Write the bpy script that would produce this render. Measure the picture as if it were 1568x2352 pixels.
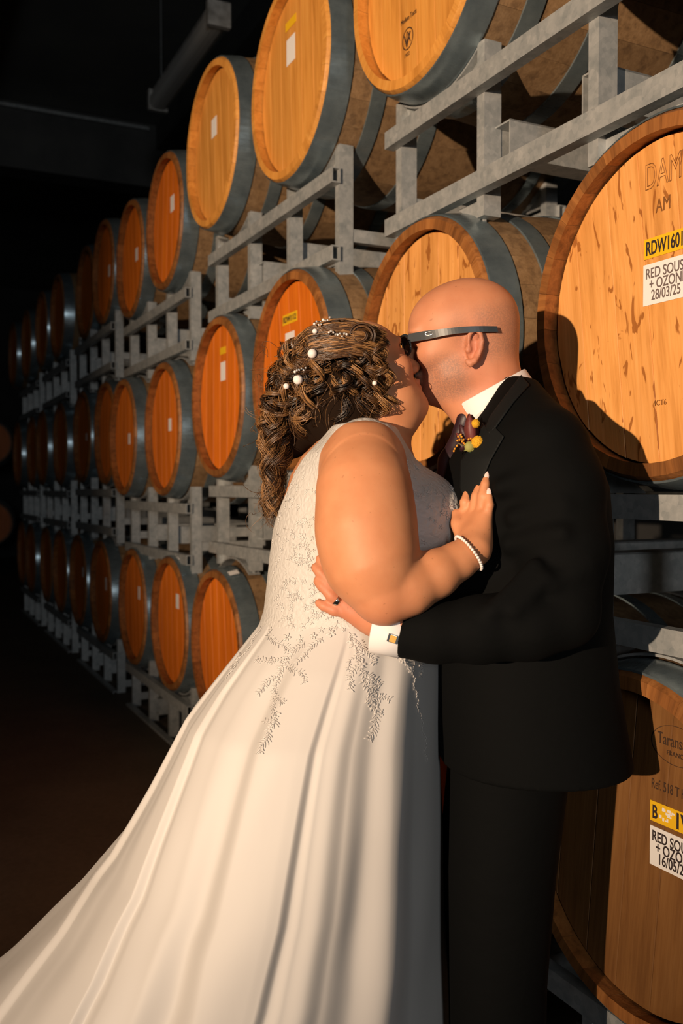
import bpy, bmesh, math, random
import numpy as np
from mathutils import Vector, Matrix, Euler
from mathutils.bvhtree import BVHTree
for o in list(bpy.data.objects): bpy.data.objects.remove(o)
scene = bpy.context.scene
col = scene.collection
PI = math.pi
FLOOR = -1.26            # heights below are relative to the camera; everything is lifted by HZ
HZ = 1.26

# ------------------------------------------------------------------ camera
F_PX = 2137.4
YAW, PITCH = 0.45543, -0.02553
CAM = np.array([0.0, -1.203, 0.0])
FWH = np.array([-math.cos(YAW), math.sin(YAW), 0.0])
RT = np.array([math.sin(YAW), math.cos(YAW), 0.0])
cam_d = bpy.data.cameras.new('camera'); cam = bpy.data.objects.new('camera', cam_d); col.objects.link(cam)
cam_d.sensor_fit = 'VERTICAL'; cam_d.sensor_height = 36.0
cam_d.lens = F_PX * 36.0 / 2352.0
fwd = Vector((FWH * math.cos(PITCH) + np.array([0, 0, math.sin(PITCH)])).tolist())
cam.location = (0.0, -1.203, HZ)
cam.rotation_euler = fwd.to_track_quat('-Z', 'Y').to_euler()
cam_d.clip_start = 0.02; cam_d.clip_end = 100
cam_d.dof.use_dof = True; cam_d.dof.focus_distance = 1.62; cam_d.dof.aperture_fstop = 5.0
scene.camera = cam

# ------------------------------------------------------------------ light
world = bpy.data.worlds.new('world'); scene.world = world; world.use_nodes = True
bgn = world.node_tree.nodes['Background']; bgn.inputs[0].default_value = (0.32, 0.42, 0.5, 1); bgn.inputs[1].default_value = 0.02
def lookat(o, target):
    d = Vector(target) - o.location; o.rotation_euler = d.to_track_quat('-Z', 'Y').to_euler()
def local_world(x, y, z):          # camera-levelled frame -> world
    p = CAM + FWH * y + RT * x; return (p[0], p[1], z + HZ)
key_d = bpy.data.lights.new('key_lamp', 'SPOT'); key = bpy.data.objects.new('key_lamp', key_d); col.objects.link(key)
key.location = local_world(-3.10, -3.35, 0.50); lookat(key, local_world(-0.12, 2.2, 0.56))
key_d.energy = 2500; key_d.color = (1.0, 0.745, 0.52); key_d.shadow_soft_size = 0.035
key_d.spot_size = math.radians(42); key_d.spot_blend = 1.0
fill_d = bpy.data.lights.new('cool_fill', 'AREA'); fill = bpy.data.objects.new('cool_fill', fill_d); col.objects.link(fill)  # added cool fill from behind the camera; no doorway is built there
fill_d.shape = 'RECTANGLE'; fill_d.size = 0.7; fill_d.size_y = 1.6
fill.location = (6.2, -2.9, 2.1); lookat(fill, (-3.0, 0.0, 1.3))
fill_d.energy = 88; fill_d.color = (0.95, 0.985, 1.0)
vs = scene.view_settings
vs.view_transform = 'Standard'; vs.look = 'None'; vs.exposure = 0.0; vs.gamma = 1.0; vs.use_curve_mapping = False

# ------------------------------------------------------------------ materials
MATS = {}
class NT:
    def __init__(s, name):
        s.m = bpy.data.materials.new(name); s.m.use_nodes = True; s.t = s.m.node_tree; s.n = s.t.nodes; s.l = s.t.links
        s.b = s.n['Principled BSDF']; MATS[name] = s.m
    def node(s, ty, **kw):
        nd = s.n.new(ty)
        for k, v in kw.items():
            if k.startswith('i_'): nd.inputs[k[2:].replace('_', ' ')].default_value = v
            else: setattr(nd, k, v)
        return nd
    def link(s, a, b): s.l.new(a, b)
    def set(s, **kw):
        for k, v in kw.items(): s.b.inputs[k.replace('_', ' ')].default_value = v
    def ramp(s, fac, stops):
        r = s.node('ShaderNodeValToRGB'); e = r.color_ramp.elements
        while len(e) < len(stops): e.new(0.5)
        for el, (p, c) in zip(e, stops): el.position = p; el.color = (*c, 1) if len(c) == 3 else c
        s.link(fac, r.inputs[0]); return r.outputs[0]
    def coords(s, scale=(1, 1, 1), rnd=0.0, kind='Object'):
        tc = s.node('ShaderNodeTexCoord'); mp = s.node('ShaderNodeMapping'); mp.inputs['Scale'].default_value = scale
        s.link(tc.outputs[kind], mp.inputs['Vector'])
        if rnd:
            oi = s.node('ShaderNodeObjectInfo'); ml = s.node('ShaderNodeMath', operation='MULTIPLY'); ml.inputs[1].default_value = rnd
            s.link(oi.outputs['Random'], ml.inputs[0]); cb = s.node('ShaderNodeCombineXYZ')
            for i in range(3): s.link(ml.outputs[0], cb.inputs[i])
            s.link(cb.outputs[0], mp.inputs['Location'])
        return mp.outputs[0]
    def noise(s, vec, scale=5, detail=4, rough=0.5, dist=0.0):
        nd = s.node('ShaderNodeTexNoise'); nd.inputs['Scale'].default_value = scale; nd.inputs['Detail'].default_value = detail
        nd.inputs['Roughness'].default_value = rough; nd.inputs['Distortion'].default_value = dist
        if vec is not None: s.link(vec, nd.inputs['Vector'])
        return nd.outputs['Fac']
    def mix(s, fac, a, b, mode='MIX'):
        nd = s.node('ShaderNodeMix', data_type='RGBA', blend_type=mode)
        for idx, v in ((0, fac), (6, a), (7, b)):
            if isinstance(v, (int, float)): nd.inputs[idx].default_value = v
            elif isinstance(v, tuple): nd.inputs[idx].default_value = (*v, 1)
            else: s.link(v, nd.inputs[idx])
        return nd.outputs[2]
    def bump(s, h, strength=0.2, dist=0.01):
        nd = s.node('ShaderNodeBump'); nd.inputs['Strength'].default_value = strength; nd.inputs['Distance'].default_value = dist
        s.link(h, nd.inputs['Height']); s.link(nd.outputs[0], s.b.inputs['Normal'])
    def base(s, c):
        if isinstance(c, tuple): s.b.inputs['Base Color'].default_value = (*c, 1)
        else: s.link(c, s.b.inputs['Base Color'])
    def obj_tint(s, c, lo=0.8, hi=1.1):
        oi = s.node('ShaderNodeObjectInfo')
        r = s.ramp(oi.outputs['Random'], [(0, (lo, lo, lo)), (1, (hi, hi, hi))])
        return s.mix(1.0, c, r, 'MULTIPLY')

def oak(name, dark, mid, light, fleck=None, tint=(0.84, 1.08), rough=0.55):
    t = NT(name); v = t.coords((26, 26, 2.2), 9.0)
    n1 = t.noise(v, 1.6, 6, 0.6, 0.4)
    c = t.ramp(n1, [(0.28, dark), (0.5, mid), (0.75, light)])
    v2 = t.coords((170, 170, 9), 5.0); n2 = t.noise(v2, 1.0, 2, 0.5)
    c = t.mix(t.ramp(n2, [(0.45, (0, 0, 0)), (0.75, (0.35, 0.35, 0.35))]), c, dark)
    v3 = t.coords((3.5, 3.5, 2.5), 3.0); n3 = t.noise(v3, 1.0, 3)
    c = t.mix(t.ramp(n3, [(0.4, (0, 0, 0)), (0.75, (0.4, 0.4, 0.4))]), c, tuple(x * 0.72 for x in mid))
    if fleck:
        v4 = t.coords((34, 34, 9.5), 7.0); n4 = t.noise(v4, 1.0, 2.5, 0.5, 1.6)
        c = t.mix(t.ramp(n4, [(0.615, (0, 0, 0)), (0.65, (0.9, 0.9, 0.9))]), c, fleck)
    c = t.obj_tint(c, *tint); t.base(c); t.set(Roughness=rough); t.bump(n2, 0.25, 0.002)
    return t.m
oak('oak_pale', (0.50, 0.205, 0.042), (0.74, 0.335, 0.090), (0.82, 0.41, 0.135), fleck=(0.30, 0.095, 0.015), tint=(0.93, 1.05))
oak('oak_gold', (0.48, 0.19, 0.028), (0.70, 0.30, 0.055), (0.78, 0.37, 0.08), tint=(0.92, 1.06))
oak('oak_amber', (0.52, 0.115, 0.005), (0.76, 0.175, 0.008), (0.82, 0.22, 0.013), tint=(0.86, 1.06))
oak('oak_brown_shaded', (0.125, 0.048, 0.012), (0.20, 0.086, 0.023), (0.24, 0.112, 0.034), tint=(0.9, 1.06))  # brown oak, darkened so the shade on the lower right barrel is in its colour
oak('oak_chime', (0.12, 0.042, 0.010), (0.29, 0.108, 0.026), (0.40, 0.165, 0.044), tint=(0.75, 1.12))
oak('oak_stave', (0.105, 0.058, 0.026), (0.235, 0.138, 0.063), (0.31, 0.195, 0.098), tint=(0.78, 1.12), rough=0.7)

t = NT('hoop_steel'); v = t.coords((9, 9, 9), 5.0); n = t.noise(v, 1.5, 5, 0.6)
t.base(t.ramp(n, [(0.3, (0.18, 0.235, 0.27)), (0.7, (0.32, 0.395, 0.43))]))
t.set(Metallic=0.72, Roughness=0.36)
n2 = t.noise(t.coords((40, 3, 40)), 2, 3); t.link(t.ramp(n2, [(0.3, (0.23,) * 3), (0.7, (0.35,) * 3)]), t.b.inputs['Roughness']); t.bump(n, 0.08, 0.004)
t = NT('galvanised_steel'); v = t.coords((1, 1, 1), 4.0)
vo = t.node('ShaderNodeTexVoronoi'); vo.inputs['Scale'].default_value = 75; t.link(v, vo.inputs['Vector'])
n = t.noise(v, 22, 5, 0.65)
c = t.mix(0.5, t.ramp(vo.outputs['Color'], [(0.0, (0.27, 0.30, 0.31)), (1.0, (0.52, 0.53, 0.525))]), t.ramp(n, [(0.3, (0.24, 0.265, 0.275)), (0.7, (0.58, 0.58, 0.565))]))
r = t.noise(t.coords((1, 1, 1), 9.0), 3, 3); c = t.mix(t.ramp(r, [(0.62, (0, 0, 0)), (0.8, (0.3, 0.3, 0.3))]), c, (0.36, 0.19, 0.09))
t.base(c); t.set(Metallic=0.42, Roughness=0.5); t.bump(n, 0.1, 0.003)
def flat(name, c, rough=0.5, metal=0.0, **kw):
    t = NT(name); t.base(c); t.set(Roughness=rough, Metallic=metal, **kw); return t
flat('rivet_steel', (0.55, 0.57, 0.58), 0.3, 0.9)
flat('paper_white', (0.80, 0.77, 0.75), 0.6); flat('paper_yellow', (0.80, 0.46, 0.01), 0.55)
flat('ink', (0.03, 0.02, 0.02), 0.6); flat('ink_grey', (0.15, 0.115, 0.11), 0.6); flat('brand_dark', (0.045, 0.02, 0.008), 0.7); flat('burnt_brand', (0.20, 0.075, 0.014), 0.7)
t = NT('concrete_floor'); v = t.coords((1, 1, 1)); n = t.noise(v, 2.2, 8, 0.65); n2 = t.noise(v, 45, 4)
c = t.mix(0.35, t.ramp(n, [(0.3, (0.085, 0.058, 0.034)), (0.7, (0.16, 0.115, 0.072))]), t.ramp(n2, [(0.3, (0.04, 0.03, 0.02)), (0.7, (0.12, 0.085, 0.055))]))
t.base(c); t.set(Roughness=0.8); t.bump(n2, 0.15, 0.004)
t = NT('roof_sheet'); v = t.coords((1, 1, 1)); n = t.noise(v, 1.2, 5); t.base(t.ramp(n, [(0.3, (0.13, 0.135, 0.13)), (0.7, (0.20, 0.205, 0.19))])); t.set(Roughness=0.8); t.bump(n, 0.3, 0.05)
t = NT('dark_wall'); n = t.noise(t.coords((1, 1, 1)), 2, 5); t.base(t.ramp(n, [(0.3, (0.028, 0.028, 0.028)), (0.7, (0.05, 0.05, 0.048))])); t.set(Roughness=0.9)
t = NT('dark_beam'); n = t.noise(t.coords((1, 1, 1)), 3, 5); t.base(t.ramp(n, [(0.3, (0.05, 0.05, 0.05)), (0.7, (0.085, 0.085, 0.08))])); t.set(Roughness=0.7)
t = NT('lamp_enamel'); n = t.noise(t.coords((1, 1, 1)), 14, 5); t.base(t.ramp(n, [(0.35, (0.38, 0.36, 0.33)), (0.65, (0.72, 0.70, 0.66))])); t.set(Roughness=0.5)
flat('lamp_tube', (0.80, 0.78, 0.73), 0.4)

# ------------------------------------------------------------------ helpers
def link_mesh(name, me, mat=None, parent=None, loc=(0, 0, 0), rot=None):
    if mat and not me.materials: me.materials.append(MATS[mat])
    o = bpy.data.objects.new(name, me); col.objects.link(o)
    if parent is not None: o.parent = parent
    o.location = loc
    if rot: o.rotation_euler = rot
    return o
def tag(o, label, cat, group=None, kind=None):
    o['label'] = label; o['category'] = cat
    if group: o['group'] = group
    if kind: o['kind'] = kind
    return o
def thing(name, label, cat, loc=(0, 0, 0), rot=None, group=None):
    e = bpy.data.objects.new(name, None); e.empty_display_size = 0.05; col.objects.link(e); e.location = loc
    if rot: e.rotation_euler = rot
    return tag(e, label, cat, group)
def mesh_from(name, verts, faces, smooth=False, mat=None):
    me = bpy.data.meshes.new(name); me.from_pydata([tuple(map(float, v)) for v in verts], [], faces); me.validate()
    if smooth: me.shade_smooth()
    if mat: me.materials.append(MATS[mat])
    return me
class MB:                                    # collects shapes into one mesh
    def __init__(s): s.v = []; s.f = []
    def add(s, v, f):
        k = len(s.v); s.v += [tuple(map(float, p)) for p in v]; s.f += [tuple(i + k for i in q) for q in f]; return s
    def box(s, x0, x1, y0, y1, z0, z1, b=0.0):
        v = [(x, y, z) for x in (x0, x1) for y in (y0, y1) for z in (z0, z1)]
        return s.add(v, [(0, 1, 3, 2), (4, 6, 7, 5), (0, 4, 5, 1), (2, 3, 7, 6), (0, 2, 6, 4), (1, 5, 7, 3)])
    def tube(s, pts, rad, n=8, caps=True, flat=1.0):
        pts = [np.array(p, float) for p in pts]; m = len(pts); rr = rad if hasattr(rad, '__len__') else [rad] * m
        T = [pts[min(i + 1, m - 1)] - pts[max(i - 1, 0)] for i in range(m)]
        up = np.array([0, 0, 1.0]) if abs(T[0][2]) < 0.9 * np.linalg.norm(T[0]) else np.array([1.0, 0, 0])
        V = []; N = None
        for i in range(m):
            tt = T[i] / (np.linalg.norm(T[i]) + 1e-12)
            N = (up if N is None else N); N = N - tt * (N @ tt); N /= np.linalg.norm(N) + 1e-12; B = np.cross(tt, N)
            for k in range(n):
                a = 2 * PI * k / n; V.append(pts[i] + rr[i] * (math.cos(a) * N + flat * math.sin(a) * B))
        Fc = [(i * n + k, i * n + (k + 1) % n, (i + 1) * n + (k + 1) % n, (i + 1) * n + k) for i in range(m - 1) for k in range(n)]
        if caps: Fc += [tuple(range(n - 1, -1, -1)), tuple(range((m - 1) * n, m * n))]
        return s.add(V, Fc)
    def lathe_y(s, prof, n=48, closed=True):    # prof: (r, y) loop, turned about the Y axis
        m = len(prof); V = [(r * math.sin(2 * PI * k / n), y, r * math.cos(2 * PI * k / n)) for k in range(n) for (r, y) in prof]
        rng = range(m) if closed else range(m - 1)
        return s.add(V, [(k * m + i, k * m + (i + 1) % m, ((k + 1) % n) * m + (i + 1) % m, ((k + 1) % n) * m + i) for k in range(n) for i in rng])
    def sphere(s, c, r, nu=12, nv=8, rad=None, M=None):
        R = rad or (r, r, r); V = [(0, 0, R[2])]
        for j in range(1, nv):
            for k in range(nu):
                a, b = PI * j / nv, 2 * PI * k / nu; V.append((R[0] * math.sin(a) * math.cos(b), R[1] * math.sin(a) * math.sin(b), R[2] * math.cos(a)))
        V.append((0, 0, -R[2])); V = np.array(V)
        if M is not None: V = V @ np.array(M).T
        V = V + np.array(c); L = len(V) - 1; Fc = [(0, 1 + k, 1 + (k + 1) % nu) for k in range(nu)]
        for j in range(nv - 2):
            Fc += [(1 + j * nu + k, 1 + (j + 1) * nu + k, 1 + (j + 1) * nu + (k + 1) % nu, 1 + j * nu + (k + 1) % nu) for k in range(nu)]
        Fc += [(1 + (nv - 2) * nu + k, L, 1 + (nv - 2) * nu + (k + 1) % nu) for k in range(nu)]
        return s.add(V, Fc)
    def mesh(s, name, mat=None, smooth=False):
        me = mesh_from(name, s.v, s.f, smooth, mat); bm = bmesh.new(); bm.from_mesh(me); bmesh.ops.recalc_face_normals(bm, faces=bm.faces); bm.to_mesh(me); bm.free()
        if smooth: me.shade_smooth()
        return me
    def build(s, name, mat, parent=None, smooth=False, loc=(0, 0, 0)):
        return link_mesh(name, s.mesh(name, mat, smooth), None, parent, loc)
def struct(o): o['kind'] = 'structure'; return o
def auto_smooth(me, ang=40):
    me.shade_smooth()
    bm = bmesh.new(); bm.from_mesh(me)
    for e in bm.edges: e.smooth = not (len(e.link_faces) == 2 and e.calc_face_angle(0) > math.radians(ang))
    bm.to_mesh(me); bm.free(); return me
def text_mesh(body, size, mat, align='LEFT', extrude=0.0004, bold=0.0, outline=False):
    cu = bpy.data.curves.new('lettering', 'FONT'); cu.body = body; cu.size = size; cu.align_x = align; cu.extrude = extrude; cu.offset = bold
    cu.space_line = 0.78
    if outline: cu.fill_mode = 'NONE'; cu.bevel_depth = 0.0007; cu.bevel_resolution = 0; cu.extrude = 0
    o = bpy.data.objects.new('tmp', cu); col.objects.link(o); bpy.context.view_layer.update()
    me = bpy.data.meshes.new_from_object(o.evaluated_get(bpy.context.evaluated_depsgraph_get())); me.name = 'lettering'
    bpy.data.objects.remove(o); bpy.data.curves.remove(cu); me.materials.clear(); me.materials.append(MATS[mat]); return me

# ------------------------------------------------------------------ the building
struct(MB().box(-18, 7, -7, 4.5, -0.1, 0).build('floor', 'concrete_floor'))
struct(MB().box(-18, 7, 3.4, 3.6, 0, 5.4).build('wall_back', 'dark_wall'))
struct(MB().box(-18.2, -18, -7, 4.5, 0, 5.4).build('wall_far', 'dark_wall'))
struct(MB().box(-18, 7, -7.2, -7, 0, 5.4).build('wall_aisle', 'dark_wall'))
struct(MB().box(7, 7.2, -7, 4.5, 0, 5.4).build('wall_near', 'dark_wall'))
struct(MB().box(-18, 7, -7, 4.5, 4.9, 5.0).build('ceiling', 'roof_sheet'))
struct(MB().box(-9.6, -9.3, -6.9, 3.3, 4.28, 4.9).build('trim_1', 'dark_beam'))
struct(MB().box(-9.3, 6.9, 1.28, 1.62, 4.66, 4.9).build('trim_2', 'dark_beam'))
struct(MB().box(-9.3, 6.9, -0.75, -0.45, 4.66, 4.9).build('trim_3', 'dark_beam'))
struct(MB().box(-9.29, -9.26, -0.3, 1.2, 4.83, 4.86).build('trim_4', 'galvanised_steel'))

# ------------------------------------------------------------------ barrels
BL, R0, RB, NS = 1.0, 0.32, 0.362, 26
def br(y): return RB - (RB - R0) * (2 * y / BL - 1) ** 2
def stave_mesh():
    ys = [0, 0.012] + [BL * k / 12 for k in range(1, 12)] + [BL - 0.012, BL]
    w = PI / NS * 0.992; V = []; nA = 3
    for i, y in enumerate(ys):
        ro = br(y) - (0.006 if i in (0, len(ys) - 1) else 0); ri = br(y) - 0.03
        for k in range(nA): a = -w + 2 * w * k / (nA - 1); V.append((ro * math.sin(a), y, ro * math.cos(a)))
        for k in range(nA): a = w - 2 * w * k / (nA - 1); V.append((ri * math.sin(a), y, ri * math.cos(a)))
    m = 2 * nA; Fc = [(i * m + k, (i + 1) * m + k, (i + 1) * m + (k + 1) % m, i * m + (k + 1) % m) for i in range(len(ys) - 1) for k in range(m)]
    Fc += [tuple(range(m)), tuple(range(len(ys) * m - 1, (len(ys) - 1) * m - 1, -1))]
    me = mesh_from('stave', V, Fc); bm = bmesh.new(); bm.from_mesh(me); bmesh.ops.recalc_face_normals(bm, faces=bm.faces); bm.to_mesh(me); bm.free()
    me.materials.append(MATS['oak_stave']); me.materials.append(MATS['oak_chime'])
    for p in me.polygons:
        c = p.center; rr = math.hypot(c.x, c.z)
        if (c.y < 0.2 and rr < br(c.y) - 0.002 and (abs(p.normal.y) > 0.3 or rr < br(max(c.y, 0)) - 0.022)) or c.y < 0.013: p.material_index = 1
    return auto_smooth(me, 30)
STAVE = stave_mesh()
STAVE_GOLD = STAVE.copy(); STAVE_GOLD.name = 'stave_gold'; STAVE_GOLD.materials[1] = MATS['oak_gold']
def shell_mesh():
    mb = MB()
    vs_ = np.array([v.co for v in STAVE.vertices]); fs = [tuple(p.vertices) for p in STAVE.polygons]
    for k in range(NS):
        a = 2 * PI * k / NS; c, s_ = math.cos(a), math.sin(a)
        v = vs_.copy(); v[:, 0] = vs_[:, 0] * c + vs_[:, 2] * s_; v[:, 2] = -vs_[:, 0] * s_ + vs_[:, 2] * c; mb.add(v, fs)
    me = mesh_from('staves', mb.v, mb.f); me.materials.append(MATS['oak_stave']); me.materials.append(MATS['oak_chime'])
    mi = [p.material_index for p in STAVE.polygons] * NS; me.polygons.foreach_set('material_index', mi)
    return auto_smooth(me, 30)
SHELL = shell_mesh()
def hoop_mesh(y0, y1):
    me = MB().lathe_y([(br(y0) + 0.0005, y0), (br(y0) + 0.0045, y0 + 0.001), (br((y0 + y1) / 2) + 0.005, (y0 + y1) / 2), (br(y1) + 0.0045, y1 - 0.001), (br(y1) + 0.0005, y1)], 64).mesh('hoop', 'hoop_steel')
    return auto_smooth(me, 35)
HOOPS = [hoop_mesh(*h) for h in ((0.010, 0.082), (0.150, 0.198), (0.335, 0.385), (0.615, 0.665), (0.802, 0.850), (0.918, 0.990))]
def rivet_mesh():
    mb = MB()
    for (y0, dy) in ((0.030, 0), (0.060, 0), (0.165, 0.0), (0.185, 0.0)):
        a = 0.5 + y0; r = br(y0) + 0.0055; mb.sphere((r * math.sin(a), y0, r * math.cos(a)), 0.005, 8, 6)
    return mb.mesh('rivets', 'rivet_steel', True)
HEADR, HEADY = 0.2905, 0.034
PLW = [-0.2905, -0.213, -0.118, -0.035, 0.052, 0.142, 0.219, 0.2905]
def plank_mesh(i, matname):
    x0, x1 = PLW[i] + 0.0006, PLW[i + 1] - 0.0006; xs = np.linspace(x0, x1, 7)
    zz = lambda x: math.sqrt(max(HEADR ** 2 - x * x, 1e-6))
    loop = [(x, zz(x)) for x in xs] + [(x, -zz(x)) for x in xs[::-1]]; n = len(loop)
    cx = (x0 + x1) / 2; V = [(cx + (x - cx) * 0.975, HEADY, z * 0.998) for x, z in loop] + [(x, HEADY + 0.0018, z) for x, z in loop] + [(x, HEADY + 0.022, z) for x, z in loop]
    Fc = [tuple(range(n))] + [(k, (k + 1) % n, n + (k + 1) % n, n + k) for k in range(n)] + [(n + k, n + (k + 1) % n, 2 * n + (k + 1) % n, 2 * n + k) for k in range(n)] + [tuple(range(3 * n - 1, 2 * n - 1, -1))]
    me = mesh_from('head_plank', V, Fc); bm = bmesh.new(); bm.from_mesh(me); bmesh.ops.recalc_face_normals(bm, faces=bm.faces); bm.to_mesh(me); bm.free()
    me.materials.append(MATS[matname]); return me
PLANKS = {m: [plank_mesh(i, m) for i in range(7)] for m in ('oak_pale', 'oak_gold', 'oak_amber', 'oak_brown_shaded')}
BACK = MB().lathe_y([(0.0001, BL - 0.05), (0.2905, BL - 0.05), (0.2905, BL - 0.034), (0.0001, BL - 0.034)], 40).mesh('back_head', 'oak_amber')
BUNG = MB().sphere((0, 0.5, RB + 0.002), 0.03, 14, 8, rad=(0.03, 0.03, 0.012)).mesh('bung', 'paper_white', True)
rnd = random.Random(4)
def barrel(X, Y, Z, label, mat='oak_amber', detail=True, rotz=0.0, group='wine barrels on the racks', twist=None):
    e = thing('wine_barrel', label, 'barrel', (X, Y, Z + HZ - RB), (0, 0, rotz), group)
    tw = rnd.uniform(0, 6.28) if twist is None else twist; up = (0, 0, RB)
    if detail:
        for k in range(NS): link_mesh('stave', STAVE_GOLD if mat == 'oak_gold' else STAVE, None, e, up, (0, tw + 2 * PI * k / NS, 0))
    else: link_mesh('staves', SHELL, None, e, up, (0, tw, 0))['kind'] = 'stuff'
    tp = rnd.uniform(-0.12, 0.12)
    for i in range(7): link_mesh('head_plank', PLANKS[mat][i], None, e, up, (0, tp, 0))
    link_mesh('back_head', BACK, None, e, up)
    for h in HOOPS: link_mesh('hoop', h, None, e, up, (0, rnd.uniform(0, 6.28), 0))
    return e
def sticker(e, x, z, w, h, mat='paper_white', rot=0.0, name='paper_label'):     # on the head, relative to its centre
    o = MB().box(-w / 2, w / 2, -0.0012, 0, -h / 2, h / 2).build(name, mat, e, loc=(x, HEADY - 0.0003, RB + z)); o.rotation_euler = (0, rot, 0); return o
def lettering(par, body, size, x, z, mat='ink', align='LEFT', y=-0.0014, bold=0.0, outline=False, sx=1.0, rot=0.0):
    o = link_mesh('lettering', text_mesh(body, size, mat, align, bold=bold, outline=outline), None, par, (x, y, z), (PI / 2, rot, 0)); o.scale = (sx, 1, 1); return o
BARRELS = {}
ORD = ['first', 'second', 'third', 'fourth', 'fifth', 'sixth', 'seventh', 'eighth', 'ninth', 'tenth', 'eleventh', 'twelfth']
ROWN = {'T': 'top', 'M': 'middle', 'B': 'bottom'}; ROWZ = {'T': 1.332, 'M': 0.338, 'B': -0.651}
def rack_x(i): return -1.653 - (i - 1) * 1.556
FIT = {'T2': (-2.826, -.021, 0), 'T3': (-3.583, -.033, .033), 'T4': (-4.419, .005, -.054), 'T5': (-5.188, .022, -.063), 'T6': (-5.928, .029, .02), 'T7': (-6.675, .06, .035),
       'T8': (-7.483, 0, 0), 'T9': (-8.262, -.005, .016), 'T10': (-9.053, -.025, -.006), 'T11': (-9.825, -.054, 0),
       'M0': (-1.248, .012, -.004), 'M1': (-2.049, .011, .02), 'M2': (-2.789, -.035, .041), 'M3': (-3.578, -.015, .025), 'M4': (-4.419, -.009, -.054), 'M5': (-5.179, -.026, -.056), 'M6': (-5.913, .031, .007), 'M7': (-6.699, .035, .022),
       'B3': (-3.599, -.017, 0), 'B4': (-4.381, .008, 0), 'B5': (-5.136, .012, -.006), 'B6': (-5.937, .002, 0), 'B7': (-6.702, .001, .003), 'B8': (-7.493, .007, .005)}
SPECIAL = {'M0': 'oak wine barrel behind the suited person with RDW16012 label and dark wood flecks', 'M1': 'pale oak barrel head directly behind the two kissing faces',
           'M2': 'oak barrel with yellow tag and white sticker behind the curly brown hair', 'T1': 'oak barrel with Medium Toast stamp at the top edge of the picture',
           'T2': 'tall golden barrel with yellow tag and white sticker, second from right in top row', 'T3': 'golden barrel with white sticker just left of the yellow-tagged top barrel',
           'B0': 'oak barrel with 16/05/25 label at the lower right corner', 'T0': 'oak barrel above the top right rack, only its underside in view',
           'B1': 'bottom row barrel hidden behind the suit trousers', 'B2': 'bottom row barrel mostly hidden behind the white dress',
           'M3': 'orange barrel with white sticker left of the curly brown hair', 'B3': 'bottom row barrel touching the left outline of the white skirt'}
for row in 'TMB':
    for i in range(12):
        k = f'{row}{i}'; rk = i // 2 + 1; dflt = (rack_x(rk) + (0.39 if i % 2 == 0 else -0.39), rnd.uniform(-0.02, 0.02), {'T': 0.0, 'M': 0.005, 'B': 0.0}[row])
        X, Y, dz = FIT.get(k, dflt)
        lab = SPECIAL.get(k, f'oak wine barrel in the {ROWN[row]} row, {ORD[i]} from the right')
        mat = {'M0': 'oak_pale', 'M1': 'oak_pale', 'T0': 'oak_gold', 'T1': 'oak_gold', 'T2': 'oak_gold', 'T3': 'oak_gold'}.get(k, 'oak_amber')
        if k == 'B0': mat = 'oak_brown_shaded'
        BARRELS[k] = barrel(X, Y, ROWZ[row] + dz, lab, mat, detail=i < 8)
# paper labels and brands on the heads
def lab_small(k, x, z, w=0.05, h=0.075, yellow=None, rot=0.0):
    s = sticker(BARRELS[k], x, z, w, h, 'paper_white', rot)
    if yellow: sticker(BARRELS[k], x, z + h * 0.5 + 0.045, w * 1.25, 0.028, 'paper_yellow', rot, 'yellow_tag') if yellow is True else lettering(sticker(BARRELS[k], x, z + h * 0.5 + 0.045, 0.12, 0.034, 'paper_yellow', rot, 'yellow_tag'), yellow, 0.026, -0.055, -0.009, bold=0.0006, sx=0.95)
e = BARRELS['M0']
y1 = sticker(e, 0.018, 0.100, 0.126, 0.036, 'paper_yellow', 0, 'yellow_tag'); lettering(y1, 'RDW16012', 0.0345, -0.058, -0.0115, bold=0.0007, sx=0.60)
w1 = sticker(e, 0.016, 0.035, 0.124, 0.074, 'paper_white'); lettering(w1, 'RED SOUS', 0.026, -0.056, 0.011, 'ink_grey', bold=0.0003, sx=0.76); lettering(w1, '+ OZONE', 0.026, -0.047, -0.009, 'ink_grey', bold=0.0003, sx=0.76); lettering(w1, '28/03/25', 0.026, -0.042, -0.029, 'ink_grey', bold=0.0003, sx=0.76)
lettering(e, 'DAMY', 0.066, -0.046, RB + 0.208, 'burnt_brand', y=HEADY - 0.0004, outline=True, sx=0.62)
lettering(e, 'AM', 0.036, -0.018, RB + 0.160, 'burnt_brand', y=HEADY - 0.0004, sx=0.7)
lettering(e, '4CT6', 0.014, -0.02, RB - 0.185, 'burnt_brand', y=HEADY - 0.0004)
e = BARRELS['M1']
y1 = sticker(e, -0.02, 0.055, 0.15, 0.036, 'paper_yellow', 0, 'yellow_tag'); lettering(y1, 'RDW16013', 0.0335, -0.07, -0.0115, bold=0.0006, sx=0.75)
w1 = sticker(e, 0.0, -0.005, 0.14, 0.07)
lab_small('M2', -0.05, 0.105, 0.075, 0.06, 'RDW1612'); lab_small('M3', 0.004, 0.106, 0.055, 0.075, True); lab_small('M4', 0.045, 0.02, 0.045, 0.06); lab_small('M5', 0.05, -0.01, 0.045, 0.06); lab_small('M7', 0.03, 0.0, 0.04, 0.05)
lab_small('T2', -0.035, 0.112, 0.07, 0.085, True); lab_small('T3', -0.038, 0.086, 0.062, 0.075); lab_small('T4', 0.055, 0.077, 0.06, 0.075); lab_small('T5', 0.05, 0.02, 0.05, 0.07); lab_small('T6', 0.06, 0.0, 0.045, 0.07)
lab_small('B4', 0.062, 0.112, 0.045, 0.07); lab_small('B5', 0.05, 0.08, 0.04, 0.07); lab_small('B6', 0.04, 0.05, 0.04, 0.08); lab_small('B7', 0.05, 0.06, 0.04, 0.07)
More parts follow.
